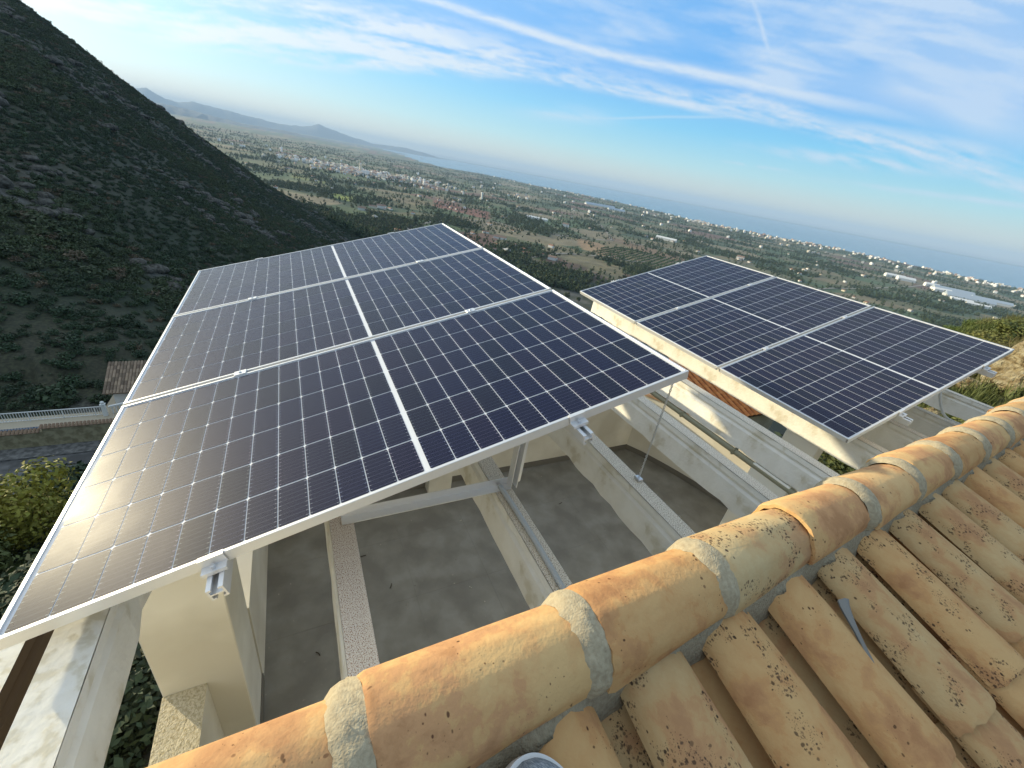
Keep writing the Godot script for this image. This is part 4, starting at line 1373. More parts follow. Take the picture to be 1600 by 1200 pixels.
	var floor_ := put(slab.mesh(), "terrace", mat("floor_grout", lin(0.345, 0.335, 0.30), 0.9))
	tag(floor_, "", "", "", "structure")
	var ft := mat("floor_tile_grey", lin(0.29, 0.28, 0.25), 0.62)
	ft.albedo_texture = ntex(fnl(101, 0.005, 6, FastNoiseLite.TYPE_SIMPLEX_SMOOTH, 40.0), 1024, [[0.2, Color(0.84, 0.83, 0.82)], [0.55, Color(0.92, 0.92, 0.91)], [0.85, Color(1, 1, 1)]])
	ft.detail_enabled = true
	ft.detail_albedo = speckles(6, 260, fnl(102, 0.004, 2), -0.3, Color(0.62, 0.60, 0.55), 3.0)
	ft.detail_uv_layer = BaseMaterial3D.DETAIL_UV_1
	tri3(ft, 0.42)
	var fmesh := MB.new()
	fmesh.box(Vector3(0, 0.0, 0), Vector3(0.7442, 0.02, 0.7282), Basis(), 0.0006)
	var fm := fmesh.mesh()
	for i in 9:
		for j in 6:
			var o := put(fm, "floor_tile", ft, floor_)
			o.position = Vector3(-0.30 + 0.745 * i + 0.01, FLOOR_Y - 0.0125, -3.53 + 0.729 * j)
	# bits of straw and twig left on the floor
	var twigm := mat("dry_twig", lin(0.06, 0.045, 0.03), 0.9)
	var straw := mat("pale_chip", lin(0.55, 0.52, 0.45), 0.9)
	rng.seed = 222
	var bits := [[0.42, -3.05, 0.07, 0], [0.62, -2.62, 0.05, 0], [-0.05, -2.2, 0.05, 0], [1.55, -3.2, 0.03, 1], [2.1, -2.7, 0.04, 1], [1.35, -2.35, 0.03, 1], [2.9, -3.1, 0.06, 0], [4.4, -2.4, 0.05, 1]]
	for k in bits.size():
		var bt0: Array = bits[k]
		var q := MB.new()
		q.tube([Vector3(-bt0[2] * 0.5, 0, 0), Vector3(0, 0.004, bt0[2] * 0.1), Vector3(bt0[2] * 0.5, 0, 0)], 0.004, 5)
		var ob := put(q.mesh(), "twig", twigm if bt0[3] == 0 else straw)
		ob.position = Vector3(bt0[0], FLOOR_Y + 0.004, bt0[1])
		ob.rotation.y = k * 1.1
		tag(ob, ["dark twig on the floor left of the brown topped beam", "dark twig on the floor right of the brown topped beam", "dark twig on the floor beside the pillar", "pale chip on the floor under the conduit beam", "pale chip on the floor between conduit and wire beams", "pale chip on the floor near the cross bar", "dark twig on the floor near the back wall", "pale chip on the floor near the curved parapet"][k], "debris")
	# skirting strips
	var skirt := mat("grey_skirting", lin(0.16, 0.15, 0.13), 0.6)
	# ---- pillar and parapet at the left
	var pil := thing("pillar", "square white pillar standing left of the terrace under the panels", "pillar")
	var pb := MB.new()
	pb.box(Vector3(-0.626, (FLOOR_Y - 1.5 + BEAM_Y - 0.2) * 0.5 - 0.02, -1.935), Vector3(0.378, BEAM_Y - 0.2 - FLOOR_Y + 1.5, 0.405), Basis(), 0.006)
	put(pb.mesh(), "shaft", plaster, pil)
	pb = MB.new()
	pb.box(Vector3(-0.430, FLOOR_Y + 0.05, -1.93), Vector3(0.012, 0.09, 0.42))
	put(pb.mesh(), "skirting", skirt, pil)
	var par := thing("parapet", "low parapet with a rough sunlit top joining the white pillar", "parapet")
	pb = MB.new()
	pb.box(Vector3(-0.7135, (-2.87 + FLOOR_Y - 1.5) * 0.5, -1.10), Vector3(0.199, -2.87 - FLOOR_Y + 1.5, 1.262))
	put(pb.mesh(), "wall", plaster, par)
	# rough top, slightly uneven
	var nt := fnl(111, 40.0, 3)
	var rows2 := []
	for i in 60:
		var row := []
		var z := -1.731 + i * 0.0212
		for j in 14:
			var xx := -0.815 + 0.2035 * j / 13.0
			row.append(Vector3(xx, -2.866 + nt.get_noise_2d(xx, z) * 0.005, z))
		rows2.append(row)
	var tb := MB.new()
	tb.grid(rows2, func(_p): return Vector3.UP)
	put(tb.mesh(), "rough_top", rough, par)
	# left parapet goes on behind the pillar
	var par2 := thing("parapet", "white parapet wall continuing behind the left pillar", "parapet")
	pb = MB.new()
	pb.box(Vector3(-0.53, (-2.87 + FLOOR_Y - 1.5) * 0.5, -3.0), Vector3(0.2, -2.87 - FLOOR_Y + 1.5, 1.70))
	put(pb.mesh(), "wall", plaster, par2)
	# back wall
	var bw := thing("back_wall", "white wall closing the far side of the terrace", "wall")
	pb = MB.new()
	pb.box(Vector3(2.2, (-2.75 + FLOOR_Y - 1.5) * 0.5, -4.0), Vector3(5.4, -2.75 - FLOOR_Y + 1.5, 0.25))
	put(pb.mesh(), "wall", plaster, bw)
	pb = MB.new()
	pb.box(Vector3(2.2, FLOOR_Y + 0.045, -3.868), Vector3(5.4, 0.09, 0.012))
	put(pb.mesh(), "skirting", skirt, bw)
	# doorway pier in the back wall
	pb = MB.new()
	pb.box(Vector3(1.45, -2.7, -3.80), Vector3(0.30, 2.1, 0.14), Basis(), 0.004)
	put(pb.mesh(), "pier", plaster, bw)
	# curved parapet at the right
	var cp := thing("curved_parapet", "curved cream parapet with a terracotta top right of the terrace", "parapet")
	var inner := []
	var outer := []
	for i in 13:
		var t := i / 12.0
		var z2 := lerpf(-3.95, -0.5, t)
		var x2 := 4.62 + 0.95 * pow(t, 0.75) + 0.12 * sin(t * PI)
		inner.append(Vector3(x2, 0, z2)); outer.append(Vector3(x2 + 0.2, 0, z2 - 0.03))
	pb = MB.new()
	var wr := []
	for i in 13:
		wr.append([inner[i] + Vector3(0, FLOOR_Y - 1.5, 0), inner[i] + Vector3(0, -2.72, 0)])
	pb.grid(wr, func(_p): return Vector3(-1, 0, 0))
	wr = []
	for i in 13:
		wr.append([outer[i] + Vector3(0, FLOOR_Y - 1.5, 0), outer[i] + Vector3(0, -2.72, 0)])
	pb.grid(wr, func(_p): return Vector3(1, 0, 0))
	put(pb.mesh(), "wall", plaster, cp)
	pb = MB.new()
	var terr := mat("terracotta_coping", lin(0.46, 0.29, 0.17), 0.8)
	terr.albedo_texture = ntex(fnl(112, 0.01, 4), 256, [[0.3, Color(0.8, 0.8, 0.8)], [0.7, Color(1, 1, 1)]])
	tri3(terr, 2.0)
	var cr := []
	for i in 13:
		var a: Vector3 = inner[i] + Vector3(-0.02, -2.72, 0)
		var b: Vector3 = outer[i] + Vector3(0.02, -2.72, 0)
		cr.append([a, a + Vector3(0, 0.035, 0), b + Vector3(0, 0.035, 0), b])
	pb.grid(cr, func(_p): return Vector3.UP)
	put(pb.mesh(), "coping", terr, cp)
	pb = MB.new()
	for i in 12:
		pb.quad(inner[i] + Vector3(-0.008, FLOOR_Y, 0), inner[i + 1] + Vector3(-0.008, FLOOR_Y, 0), inner[i + 1] + Vector3(-0.008, FLOOR_Y + 0.09, 0), inner[i] + Vector3(-0.008, FLOOR_Y + 0.09, 0), Vector3(-1, 0, 0))
	put(pb.mesh(), "skirting", skirt, cp)
	# columns under the beams at the right
	var cols := [[2.79, -1.06, "cream column under the beam right of the terrace"], [3.60, -1.31, "sunlit cream column under the yellow-lit beam"]]
	for c in cols:
		var col := thing("column", c[2], "column", Vector3(c[0], 0, c[1]))
		pb = MB.new()
		pb.box(Vector3(0, -4.61, 0), Vector3(0.11, 6.2, 0.27), Basis(), 0.006)
		put(pb.mesh(), "shaft", plaster, col)

	# ---- pergola beams
	var conc := mat("white_concrete", lin(0.80, 0.785, 0.73), 0.85)
	conc.albedo_texture = ntex(fnl(121, 0.007, 5, FastNoiseLite.TYPE_SIMPLEX_SMOOTH, 30.0), 512, [[0.16, Color(0.88, 0.86, 0.81)], [0.34, Color(0.965, 0.96, 0.95)], [0.75, Color(1, 1, 1)]])
	tri3(conc, 1.4)
	relief(conc, ntex(fnl(122, 0.05, 4), 512, []), 0.15)
	var agg := mat("exposed_aggregate", lin(0.78, 0.75, 0.68), 0.95)
	agg.albedo_texture = ntex(fnl(123, 0.09, 3), 512, [[0.27, Color(0.64, 0.56, 0.48)], [0.38, Color(0.90, 0.86, 0.80)], [0.5, Color(0.97, 0.94, 0.89)], [0.8, Color(1, 0.99, 0.96)]])
	tri3(agg, 3.6)
	relief(agg, ntex(fnl(124, 0.08, 3), 512, []), 0.18)
	var brown := mat("brown_aggregate", lin(0.75, 0.71, 0.65), 0.95)
	brown.albedo_texture = ntex(fnl(125, 0.10, 3), 512, [[0.24, Color(0.56, 0.38, 0.29)], [0.36, Color(0.90, 0.84, 0.78)], [0.5, Color(0.97, 0.95, 0.92)], [0.8, Color(1, 1, 1)]])
	tri3(brown, 4.2)
	relief(brown, agg.heightmap_texture, 0.18)
	mat("dark_brown_body", lin(0.075, 0.050, 0.030), 0.8)  # dark brown for the low left beam below its white top
	var limewash := mat("limewash", lin(0.78, 0.77, 0.71), 0.95)
	limewash.albedo_texture = ntex(fnl(126, 0.02, 5), 512, [[0.2, Color(0.90, 0.88, 0.83)], [0.42, Color(0.98, 0.975, 0.96)], [0.8, Color(1, 1, 1)]])
	tri3(limewash, 1.6)
	relief(limewash, ntex(fnl(127, 0.05, 5), 512, []), 0.08)
	var beams := [
		[-0.556, -1.215, "weathered white pergola beam leftmost under the solar panels", 1.17],
		[0.095, BEAM_Y, "pergola beam with a speckled brown top between pillar and conduit beam", 1.0],
		[0.785, BEAM_Y, "pergola beam carrying the grey corrugated conduit", 1.0],
		[1.475, BEAM_Y, "pergola beam that the steel wire is tied to", 1.0],
		[2.165, BEAM_Y, "chipped pergola beam right of the wire beam", 1.0],
		[2.80, BEAM_Y, "pergola beam with a pipe clipped along its lower side", 1.0],
		[3.56, BEAM_Y, "pergola beam with its left side lit yellow by the sun", 1.0],
		[4.235, BEAM_Y, "pergola beam under the near corner of the right panels", 1.0],
		[4.925, BEAM_Y, "pergola beam beside the looped white cable", 1.0],
		[6.02, BEAM_Y, "last pergola beam at the right in front of the bank", 1.0],
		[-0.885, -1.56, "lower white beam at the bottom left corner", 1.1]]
	for k in beams.size():
		var be: Array = beams[k]
		var s: float = be[3]
		var bt := thing("pergola_beam", be[2], "beam", Vector3(be[0], be[1], 0), "pergola beams")
		var hw := 0.043 * s
		var prof := [Vector2(-hw, 0), Vector2(-hw - 0.003, -0.032), Vector2(-hw + 0.006, -0.042), Vector2(-hw + 0.006, -0.052), Vector2(-hw - 0.006, -0.066), Vector2(-hw - 0.012, -0.205), Vector2(hw + 0.012, -0.205), Vector2(hw + 0.006, -0.066), Vector2(hw - 0.006, -0.052), Vector2(hw - 0.006, -0.042), Vector2(hw + 0.003, -0.032), Vector2(hw, 0)]
		var body_m: Material = M.dark_brown_body if k == 10 else conc
		var top_m: Material = brown if k == 1 else (limewash if k in [0, 10] else agg)
		var nz := fnl(400 + k, 9.0, 4)
		var mb := MB.new()
		var zs := []
		var nseg := 46
		for i in nseg + 1: zs.append(lerpf(-0.40, -4.22, float(i) / nseg))
		# body with chipped arrises
		for e in prof.size() - 1:
			for i in nseg:
				var q := []
				for w in [[i, e], [i + 1, e], [i + 1, e + 1], [i, e + 1]]:
					var pr: Vector2 = prof[w[1]]
					var zz: float = zs[w[0]]
					var chip := 0.0
					if w[1] in [5, 6]: chip = maxf(nz.get_noise_2d(zz, w[1] * 10.0), 0.0) * 0.022
					if w[1] in [0, 11]: chip = nz.get_noise_2d(zz * 1.5, w[1] * 10.0 + 3.0) * 0.003
					q.append(Vector3(pr.x - signf(pr.x) * absf(chip) * 0.5, pr.y + (chip if w[1] in [5, 6] else chip), zz))
				var en: Vector2 = prof[e + 1] - prof[e]
				mb.quad(q[0], q[1], q[2], q[3], Vector3(en.y, -en.x, 0) * -1.0 if e != 5 else Vector3(0, -1, 0))
		var capm := MB.new()
		var tr := Geometry2D.triangulate_polygon(PackedVector2Array(prof))
		for t3 in range(0, tr.size(), 3):
			for zc in [-0.40, -4.22]:
				mb.tri(Vector3(prof[tr[t3]].x, prof[tr[t3]].y, zc), Vector3(prof[tr[t3 + 1]].x, prof[tr[t3 + 1]].y, zc), Vector3(prof[tr[t3 + 2]].x, prof[tr[t3 + 2]].y, zc), Vector3(0, 0, 1 if zc > -1.0 else -1))
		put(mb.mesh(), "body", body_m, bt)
		var rows3 := []
		for i in nseg * 3 + 1:
			var zz := lerpf(-0.40, -4.22, float(i) / (nseg * 3))
			var row := []
			for j in 5:
				var xx := lerpf(-hw + 0.001, hw - 0.001, j / 4.0)
				row.append(Vector3(xx, 0.003 + nz.get_noise_2d(zz * 6.0, xx * 30.0) * 0.003 * (1.0 if j in [1, 2, 3] else 0.3), zz))
			rows3.append(row)
		var top := MB.new()
		top.grid(rows3, func(_p): return Vector3.UP)
		put(top.mesh(), "rough_top", top_m, bt)
	# cross beam carrying the far ends
	var xb := thing("pergola_beam", "cross beam carrying the far ends of the pergola beams", "beam", Vector3.ZERO, "pergola beams")
	pb = MB.new()
	pb.box(Vector3(2.9, BEAM_Y - 0.31, -3.75), Vector3(6.9, 0.2, 0.22), Basis(), 0.006)
	put(pb.mesh(), "body", conc, xb)

	# ---- lower house with a tiled roof at the right
	var low := thing("lower_house", "lower house with orange barrel tile roof seen between the beams", "house", Vector3(0, 0, 0))
	var lroof := part("roof", low)
	M["lower_clay"] = []
	for k in 2:
		var lc: StandardMaterial3D = M.clay[2].duplicate()
		lc.albedo_color = [Color(0.92, 0.70, 0.58), Color(0.86, 0.64, 0.52)][k]
		M.lower_clay.append(lc)
	var lt := barrel(0.58, 0.135, 0.115, 0.02, 165.0, 6, 50, 0.75)
	var up2 := Vector3(0, sin(slope), -cos(slope))
	for i in 25:
		for j in 8:
			var o := put(lt, "roof_tile", M.lower_clay[(i * 5 + j * 3) % 2], lroof)
			var nrm := Vector3(0, cos(slope), sin(slope))
			o.transform = Transform3D(Basis(up2, nrm, up2.cross(nrm)).rotated(Vector3(1, 0, 0), 0.03), Vector3(12.4 + i * 0.33, -8.03, -8.8) + up2 * (j * 0.48))
	pb = MB.new()
	pb.box(Vector3(16.4, -8.06, -8.8) + up2 * 1.75, Vector3(8.4, 0.06, 3.5), Basis(Vector3(1, 0, 0), slope))
	put(pb.mesh(), "roof_deck", mat("dark_tile_bed", lin(0.10, 0.055, 0.035), 0.9), lroof)
	pb = MB.new()
	pb.box(Vector3(16.4, -9.6, -10.6), Vector3(8.0, 2.9, 3.2))
	put(pb.mesh(), "wall", plaster, low)
	pb = MB.new()
	pb.box(Vector3(17.0, -10.4, -5.4), Vector3(14.0, 0.3, 6.8))
	var patio := put(pb.mesh(), "patio", mat("patio_grey", lin(0.12, 0.12, 0.125), 0.7))
	tag(patio, "", "", "", "structure")

# ---------------------------------------------------------------- solar arrays
const PL := 2.094
const PW := 1.038
const GAP := 0.02
const TILT := 15.693

func make_panel_meshes() -> Dictionary:
	var d := {}
	# frame: x along length, z from 0 to -PW, top at y=0
	var fb := MB.new()
	var prof := [Vector2(0, -0.035), Vector2(0, -0.0012), Vector2(0.0012, 0), Vector2(0.0098, 0), Vector2(0.011, -0.0014), Vector2(0.011, -0.006), Vector2(0.002, -0.006), Vector2(0.002, -0.033), Vector2(0.025, -0.033), Vector2(0.025, -0.035)]
	fb.sweep(prof, Vector3(0, 0, 0), Vector3(PL, 0, 0), Vector3(0, 0, -1), Vector3.UP)
	fb.sweep(prof, Vector3(0, 0, -PW), Vector3(PL, 0, -PW), Vector3(0, 0, 1), Vector3.UP)
	fb.sweep(prof, Vector3(0, -0.0002, -0.011), Vector3(0, -0.0002, -PW + 0.011), Vector3(1, 0, 0), Vector3.UP)
	fb.sweep(prof, Vector3(PL, -0.0002, -0.011), Vector3(PL, -0.0002, -PW + 0.011), Vector3(-1, 0, 0), Vector3.UP)
	d.frame = fb.mesh()
	var bb := MB.new()
	bb.box(Vector3(PL * 0.5, -0.0068, -PW * 0.5), Vector3(PL - 0.012, 0.0012, PW - 0.012))
	d.sheet = bb.mesh()
	var gb := MB.new()
	gb.quad(Vector3(0.0108, -0.0024, -0.0108), Vector3(PL - 0.0108, -0.0024, -0.0108), Vector3(PL - 0.0108, -0.0024, -PW + 0.0108), Vector3(0.0108, -0.0024, -PW + 0.0108), Vector3.UP)
	d.glass = gb.mesh()
	# half cell 83 x 166 mm with clipped corners
	var cb := MB.new()
	var hx := 0.0410
	var hz := 0.0817
	var ch := 0.0040
	var pts := [Vector2(-hx + ch, -hz), Vector2(hx - ch, -hz), Vector2(hx, -hz + ch), Vector2(hx, hz - ch), Vector2(hx - ch, hz), Vector2(-hx + ch, hz), Vector2(-hx, hz - ch), Vector2(-hx, -hz + ch)]
	var ce := cb.vert(Vector3.ZERO, Vector3.UP, Vector2(0.5, 0.5))
	for q in pts: cb.vert(Vector3(q.x, 0, q.y), Vector3.UP, Vector2(q.x / (2 * hx) + 0.5, q.y / (2 * hz) + 0.5))
	for i in 8: cb.face(ce, ce + 1 + i, ce + 1 + (i + 1) % 8, Vector3.UP)
	d.cell = cb.mesh()
	return d

func cell_texture() -> ImageTexture:
	var w := 64
	var h := 360
	var im := Image.create(w, h, false, Image.FORMAT_RGBA8)
	for y in h:
		var ph := fposmod((y + 0.5) / h * 9.0, 1.0)
		var bus := absf(ph - 0.5) < 0.026
		for x in w:
			var c := Color(0.070, 0.082, 0.195)
			if bus:
				var e := minf(x, w - 1 - x)
				c = Color(0.85, 0.86, 0.88) if e < 6 else Color(0.34, 0.36, 0.42)
			im.set_pixel(x, y, c)
	return ImageTexture.create_from_image(im)

func make_solar() -> void:
	var alu := mat("anodised_aluminium", lin(0.74, 0.74, 0.73), 0.42, 0.55)
	var steel := mat("bolt_steel", lin(0.62, 0.64, 0.66), 0.28, 0.9)
	var white := mat("white_backsheet", lin(0.78, 0.79, 0.80), 0.6)
	var glass := StandardMaterial3D.new()
	glass.resource_name = "solar_glass"
	glass.transparency = BaseMaterial3D.TRANSPARENCY_ALPHA
	glass.albedo_color = Color(0.30, 0.30, 0.33, 0.015)
	glass.roughness = 0.20
	glass.roughness_texture = ntex(fnl(141, 0.008, 5, FastNoiseLite.TYPE_SIMPLEX_SMOOTH, 30.0), 512, [[0.25, Color(0.66, 0.66, 0.66)], [0.6, Color(0.85, 0.85, 0.85)], [0.8, Color(1, 1, 1)]])
	glass.uv1_scale = Vector3(2.0, 1.0, 1)
	glass.metallic_specular = 0.31
	var ctex := cell_texture()
	var cellm := []
	for k in 4:
		var m := mat("silicon_cell_%d" % k, [Color(1, 1, 1), Color(0.86, 0.90, 1.0), Color(1.0, 0.93, 0.98), Color(0.90, 0.94, 0.90)][k], 0.44)
		m.albedo_texture = ctex
		m.metallic_specular = 0.24
		cellm.append(m)
	var pm := make_panel_meshes()
	var arrays := [[Vector3(-0.6823, -1.1411, -0.9447), "left", [0.452, 1.582]], [Vector3(3.14, -1.1913, -0.9261), "right", [0.57, 1.66]]]
	var which := ["nearest the roof ridge", "in the middle", "farthest from the roof ridge"]
	var basis := Basis(Vector3(0, 0, 1), deg_to_rad(TILT))
	rng.seed = 55
	for a in 2:
		var org: Vector3 = arrays[a][0]
		for k in 3:
			var p := thing("solar_panel", "solar panel of the %s array, the one %s" % [arrays[a][1], which[k]], "solar panel", org + Vector3(0, 0, -k * (PW + GAP)), "solar panels of the %s array" % arrays[a][1])
			p.basis = basis
			put(pm.frame, "frame", alu, p)
			put(pm.sheet, "backsheet", white, p)
			for i in 24:
				for j in 6:
					var o := put(pm.cell, "cell", cellm[rng.randi() % 4], p)
					var off := 0.0085 if i >= 12 else -0.0085
					o.position = Vector3(PL * 0.5 + (i - 11.5) * 0.0850 + off, -0.0050, -PW * 0.5 + (j - 2.5) * 0.1685)
			put(pm.glass, "glass", glass, p)
		# rails with clamps
		for s in 2:
			var u: float = arrays[a][2][s]
			var rail := thing("mounting_rail", "%s aluminium rail under the %s array" % [["lower", "upper"][s], arrays[a][1]], "rail", org + basis * Vector3(u, -0.0355, 0), "mounting rails")
			rail.basis = basis
			var rb := MB.new()
			var pr := [Vector2(-0.020, 0), Vector2(-0.008, 0), Vector2(-0.008, -0.006), Vector2(-0.015, -0.006), Vector2(-0.015, -0.018), Vector2(0.015, -0.018), Vector2(0.015, -0.006), Vector2(0.008, -0.006), Vector2(0.008, 0), Vector2(0.020, 0), Vector2(0.020, -0.040), Vector2(0.008, -0.040), Vector2(0.008, -0.034), Vector2(0.015, -0.034), Vector2(0.015, -0.023), Vector2(-0.015, -0.023), Vector2(-0.015, -0.034), Vector2(-0.008, -0.034), Vector2(-0.008, -0.040), Vector2(-0.020, -0.040)]
			rb.sweep(pr, Vector3(0, 0, 0.075), Vector3(0, 0, -3.26), Vector3(1, 0, 0), Vector3.UP)
			put(rb.mesh(), "profile", alu, rail)
			# end clamp at the near edge
			for e in [0.0, -(3 * PW + 2 * GAP)]:
				var sg := 1.0 if e == 0.0 else -1.0
				var cl := part("end_clamp", rail)
				cl.position = Vector3(0, 0.0355, e)
				var cb := MB.new()
				cb.sweep([Vector2(0.003, -0.034), Vector2(0.003, 0.001), Vector2(-0.008, 0.001), Vector2(-0.008, 0.004), Vector2(0.0065, 0.004), Vector2(0.0065, -0.022), Vector2(0.030, -0.022), Vector2(0.030, -0.034)], Vector3(-0.030, 0, 0), Vector3(0.030, 0, 0), Vector3(0, 0, sg), Vector3.UP)
				put(cb.mesh(), "bracket", alu, cl)
				cb = MB.new()
				var ring := []
				for q in 7: ring.append(Vector2(cos(TAU * q / 6), sin(TAU * q / 6)) * 0.0065)
				ring.pop_back()
				cb.sweep(ring, Vector3(0, -0.0215, sg * 0.018), Vector3(0, -0.012, sg * 0.018), Vector3(1, 0, 0), Vector3(0, 0, 1))
				put(cb.mesh(), "bolt", steel, cl)
			for e2 in [-(PW + GAP * 0.5), -(2 * PW + GAP * 1.5)]:
				var mc := part("mid_clamp", rail)
				mc.position = Vector3(0, 0.0355, e2)
				var cb2 := MB.new()
				cb2.box(Vector3(0, 0.0025, 0), Vector3(0.05, 0.004, 0.038), Basis(), 0.001)
				cb2.box(Vector3(0, -0.012, 0), Vector3(0.05, 0.024, 0.012))
				put(cb2.mesh(), "plate", alu, mc)
				cb2 = MB.new()
				cb2.box(Vector3(0, 0.0065, 0), Vector3(0.010, 0.004, 0.010), Basis(), 0.001)
				put(cb2.mesh(), "bolt", steel, mc)
	# tilt frames standing on the beams
	for a in 2:
		var org: Vector3 = arrays[a][0]
		for zi in 2:
			var zz: float = -1.235 if zi == 0 else -3.30
			var fr := thing("tilt_frame", "aluminium tilt frame under the %s array, %s" % [arrays[a][1], ["near end", "far end"][zi]], "frame", Vector3(0, 0, zz), "tilt frames")
			var x0 := org.x + 0.12
			var xp: float = (0.815 if a == 0 else 4.93)
			var yl := func(x: float) -> float: return org.y + tan(deg_to_rad(TILT)) * (x - org.x) - 0.082
			var L := [Vector2(-0.02, 0), Vector2(0.02, 0), Vector2(0.02, 0.003), Vector2(-0.017, 0.003), Vector2(-0.017, 0.04), Vector2(-0.02, 0.04)]
			var tb := MB.new()
			tb.sweep(L, Vector3(0.095 if a == 0 else 4.235, BEAM_Y + 0.007, 0), Vector3(xp, BEAM_Y + 0.007, 0), Vector3(0, 0, 1), Vector3.UP)
			put(tb.mesh(), "base_bar", alu, fr)
			tb = MB.new()
			tb.sweep(L, Vector3(xp, BEAM_Y + 0.007, 0), Vector3(xp, yl.call(xp), 0), Vector3(0, 0, 1), Vector3(1, 0, 0))
			put(tb.mesh(), "post", alu, fr)
			tb = MB.new()
			tb.sweep(L, Vector3(xp + 0.03, BEAM_Y + 0.007, 0), Vector3(xp + 0.03, yl.call(xp), 0), Vector3(0, 0, 1), Vector3(1, 0, 0))
			put(tb.mesh(), "post", alu, fr)
			tb = MB.new()
			tb.sweep([Vector2(-0.02, 0), Vector2(0.02, 0), Vector2(0.02, -0.03), Vector2(-0.02, -0.03)], Vector3(x0, yl.call(x0) + 0.004, 0), Vector3(org.x + 1.98, yl.call(org.x + 1.98) + 0.004, 0), Vector3(0, 0, 1), Vector3.UP)
			put(tb.mesh(), "rafter", alu, fr)
	# twisted steel wire from the panel frame down to the beam
	var wire := thing("steel_wire", "twisted steel wire running from the panel corner down to a beam", "wire")
	var A := Vector3(1.452, -0.70, -1.08)
	var Bp := Vector3(1.50, BEAM_Y + 0.01, -1.10)
	for s in 2:
		var pts := []
		for i in 81:
			var t := i / 80.0
			var ph := t * TAU * 13.0 + PI * s
			pts.append(A.lerp(Bp, t) + Vector3(cos(ph), 0, sin(ph)) * 0.0035)
		var wb := MB.new()
		wb.tube(pts, 0.0021, 5)
		put(wb.mesh(), "strand", steel, wire)
	var lb := MB.new()
	lb.box(Vector3(1.50, BEAM_Y + 0.012, -1.10), Vector3(0.03, 0.014, 0.04), Basis(), 0.003)
	put(lb.mesh(), "fixing", steel, wire)
	# corrugated conduit lying on the third beam
	var cm := mat("grey_conduit", lin(0.44, 0.46, 0.46), 0.5)
	var con := thing("corrugated_conduit", "grey corrugated conduit lying along a pergola beam", "conduit")
	var cbm := MB.new()
	var rows := []
	for i in 420:
		var z := -1.24 + i * 0.002
		var rr := 0.0105 + (0.0018 if i % 4 < 2 else -0.0012)
		var row := []
		for k in 9:
			var an := TAU * k / 8.0
			row.append(Vector3(0.772 + sin(z * 5.0) * 0.008 + cos(an) * rr, BEAM_Y + 0.014 + sin(an) * rr, z))
		rows.append(row)
	cbm.grid(rows, func(p): return p - Vector3(0.772 + sin(p.z * 5.0) * 0.008, BEAM_Y + 0.014, p.z), [], true)
	put(cbm.mesh(), "tube", cm, con)
	# pipe clipped under the sixth beam
	var pm2 := mat("olive_pipe", lin(0.26, 0.25, 0.17), 0.6)
	var pipe := thing("pipe", "olive grey pipe clipped along the underside of a beam", "pipe")
	var pp := MB.new()
	pp.tube([Vector3(2.752, BEAM_Y - 0.235, -0.42), Vector3(2.752, BEAM_Y - 0.235, -4.1)], 0.022, 10)
	put(pp.mesh(), "tube", pm2, pipe)
	for z in [-0.85, -1.35, -1.85, -2.35, -2.85]:
		var kb := MB.new()
		kb.box(Vector3(2.752, BEAM_Y - 0.233, z), Vector3(0.054, 0.05, 0.02), Basis(), 0.004)
		put(kb.mesh(), "clip", pm2, pipe)
	# white cable looped at the right
	var wc := mat("white_cable", lin(0.62, 0.62, 0.58), 0.5)
	var cab := thing("cable", "white cable looping from the right array over a beam", "cable")
	var pts2 := []
	for i in 31:
		var t := i / 30.0
		pts2.append(Vector3(5.25 - 0.14 * sin(t * 2.6) + 0.05 * t, lerpf(-0.86, -1.34, smoothstep(0.0, 0.55, t)), lerpf(-1.32, -0.55, pow(t, 1.3))))
	var wcb := MB.new()
	wcb.tube(pts2, 0.011, 8)
	put(wcb.mesh(), "sheath", wc, cab)
	# grey strip wedged between roof tiles
	var gm := mat("grey_plastic", lin(0.21, 0.20, 0.175), 0.6)
	var gs := thing("grey_strip", "bent grey strip wedged between two roof cover tiles", "strip")
	var sb := MB.new()
	var rows2 := []
	for i in 15:
		var t := i / 14.0
		var c := Vector3(lerpf(1.205, 1.125, pow(t, 0.7)) + 0.0, lerpf(-0.842, -0.912, t) + 0.006 * sin(t * PI), lerpf(-0.175, -0.005, t))
		var w := 0.015 * (1.0 - 0.75 * sin(t * PI)) + 0.002
		rows2.append([c + Vector3(-w, 0.004, -w * 0.3), c + Vector3(0, 0.010, 0), c + Vector3(w, 0.004, w * 0.3), c + Vector3(w, 0.0, w * 0.3), c + Vector3(-w, 0.0, -w * 0.3)])
	sb.grid(rows2, func(_p): return Vector3.UP)
	put(sb.mesh(), "strip", gm, gs)

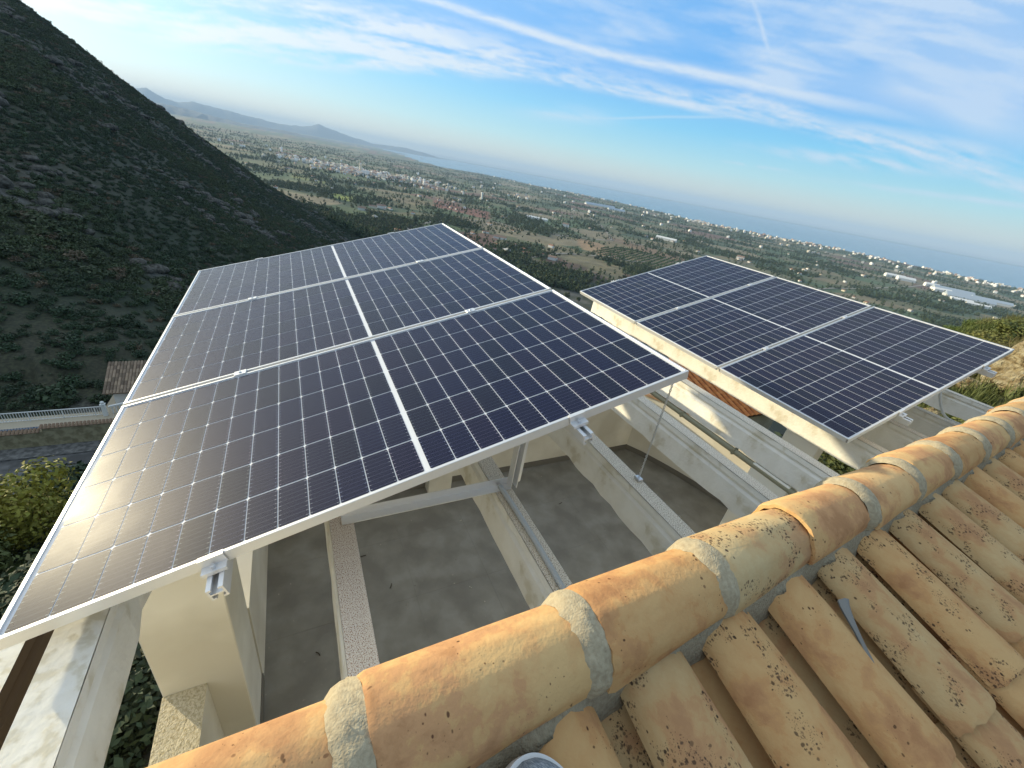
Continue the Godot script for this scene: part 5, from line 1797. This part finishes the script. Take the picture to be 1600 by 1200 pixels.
func make_shoe() -> void:
	var knit := mat("grey_knit", lin(0.36, 0.39, 0.42), 0.9)
	knit.albedo_texture = ntex(fnl(131, 0.05, 3, FastNoiseLite.TYPE_SIMPLEX_SMOOTH, 20.0), 512, [[0.35, Color(0.62, 0.66, 0.70)], [0.55, Color(0.85, 0.88, 0.88)], [0.7, Color(1, 1, 1)]])
	knit.uv1_scale = Vector3(2, 2, 1)
	relief(knit, ntex(fnl(132, 0.08, 2), 256, []), 0.15)
	var sole := mat("white_sole", lin(0.72, 0.72, 0.70), 0.6)
	var sh := thing("shoe", "grey knitted shoe toe at the bottom edge, against the ridge", "shoe", Vector3(0.256, -0.822, -0.205))
	sh.rotation = Vector3(0.29, 0.06, 0)
	sh.scale = Vector3.ONE * 1.4
	var ub := MB.new()
	var rows := []
	var tex := []
	for i in 40:
		var t := i / 39.0
		t = t * t * 0.6 + t * 0.4 if t > 0.0 else 0.0
		var z := 0.27 * t
		var w := 0.048 * sqrt(maxf(1.0 - pow(1.0 - minf(t / 0.28, 1.0), 2.0), 0.0)) * (1.0 - 0.18 * smoothstep(0.35, 0.75, t)) + 0.001
		var h := 0.052 * sqrt(maxf(1.0 - pow(1.0 - minf(t / 0.22, 1.0), 2.0), 0.0)) + 0.05 * smoothstep(0.3, 0.8, t) + 0.002
		var row := []
		var tr := []
		for k in 15:
			var an := PI * k / 14.0
			row.append(Vector3(-cos(an) * w, 0.022 + sin(an) * h, z))
			tr.append(Vector2(t, k / 14.0))
		rows.append(row); tex.append(tr)
	ub.grid(rows, func(p): return Vector3(p.x, p.y - 0.02, (p.z - 0.15) * 0.4), tex)
	put(ub.mesh(), "upper", knit, sh)
	var so := MB.new()
	var outl := []
	for i in 44:
		var t := pow(i / 43.0, 2.0)
		var w2 := 0.051 * sqrt(maxf(1.0 - pow(1.0 - minf(t / 0.28, 1.0), 2.0), 0.0)) * (1.0 - 0.18 * smoothstep(0.35, 0.75, t)) + 0.001
		outl.append(Vector2(w2, 0.272 * t - 0.004))
	var prof := []
	for q in outl: prof.append(q)
	outl.reverse()
	for q in outl: prof.append(Vector2(-q.x, q.y))
	so.sweep(prof, Vector3(0, 0, 0), Vector3(0, 0.024, 0), Vector3(1, 0, 0), Vector3(0, 0, 1))
	put(so.mesh(), "sole", sole, sh)

# ---------------------------------------------------------------- scene
func _ready() -> void:
	# camera
	var cam := Camera3D.new()
	cam.name = "camera"
	cam.fov = 86.15
	cam.near = 0.05
	cam.far = 60000.0
	cam.transform = Transform3D(Basis(Vector3(0.888102, 0.161435, 0.430365), Vector3(0.074217, 0.873645, -0.48087), Vector3(-0.453615, 0.459002, 0.763905)), Vector3.ZERO)
	add_child(cam)
	cam.current = true
	# sun
	var se := deg_to_rad(SUN_EL)
	var sa := deg_to_rad(SUN_AZ)
	var sun_dir := Vector3(sin(sa) * cos(se), sin(se), -cos(sa) * cos(se))
	var sun := DirectionalLight3D.new()
	sun.name = "sun"
	sun.light_color = Color(1.0, 0.935, 0.78)
	sun.light_energy = 1.35
	sun.light_angular_distance = 1.0
	sun.shadow_enabled = true
	add_child(sun)
	sun.basis = Basis.looking_at(-sun_dir, Vector3.UP)
	# sky, exposure, haze
	var env := Environment.new()
	env.background_mode = Environment.BG_SKY
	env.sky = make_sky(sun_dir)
	env.tonemap_mode = Environment.TONE_MAPPER_LINEAR
	env.tonemap_exposure = 1.55
	env.fog_enabled = true
	env.fog_density = 0.000075
	env.fog_light_color = Color(0.76, 0.88, 1.0)
	env.sdfgi_enabled = true
	env.ssao_enabled = true
	env.ssil_enabled = true
	var we := WorldEnvironment.new()
	we.name = "environment"
	we.environment = env
	add_child(we)
	# land, then buildings, then things
	make_land()
	make_town()
	make_scrub()
	make_plants()
	make_roadside()
	make_house()
	make_solar()
	make_shoe()
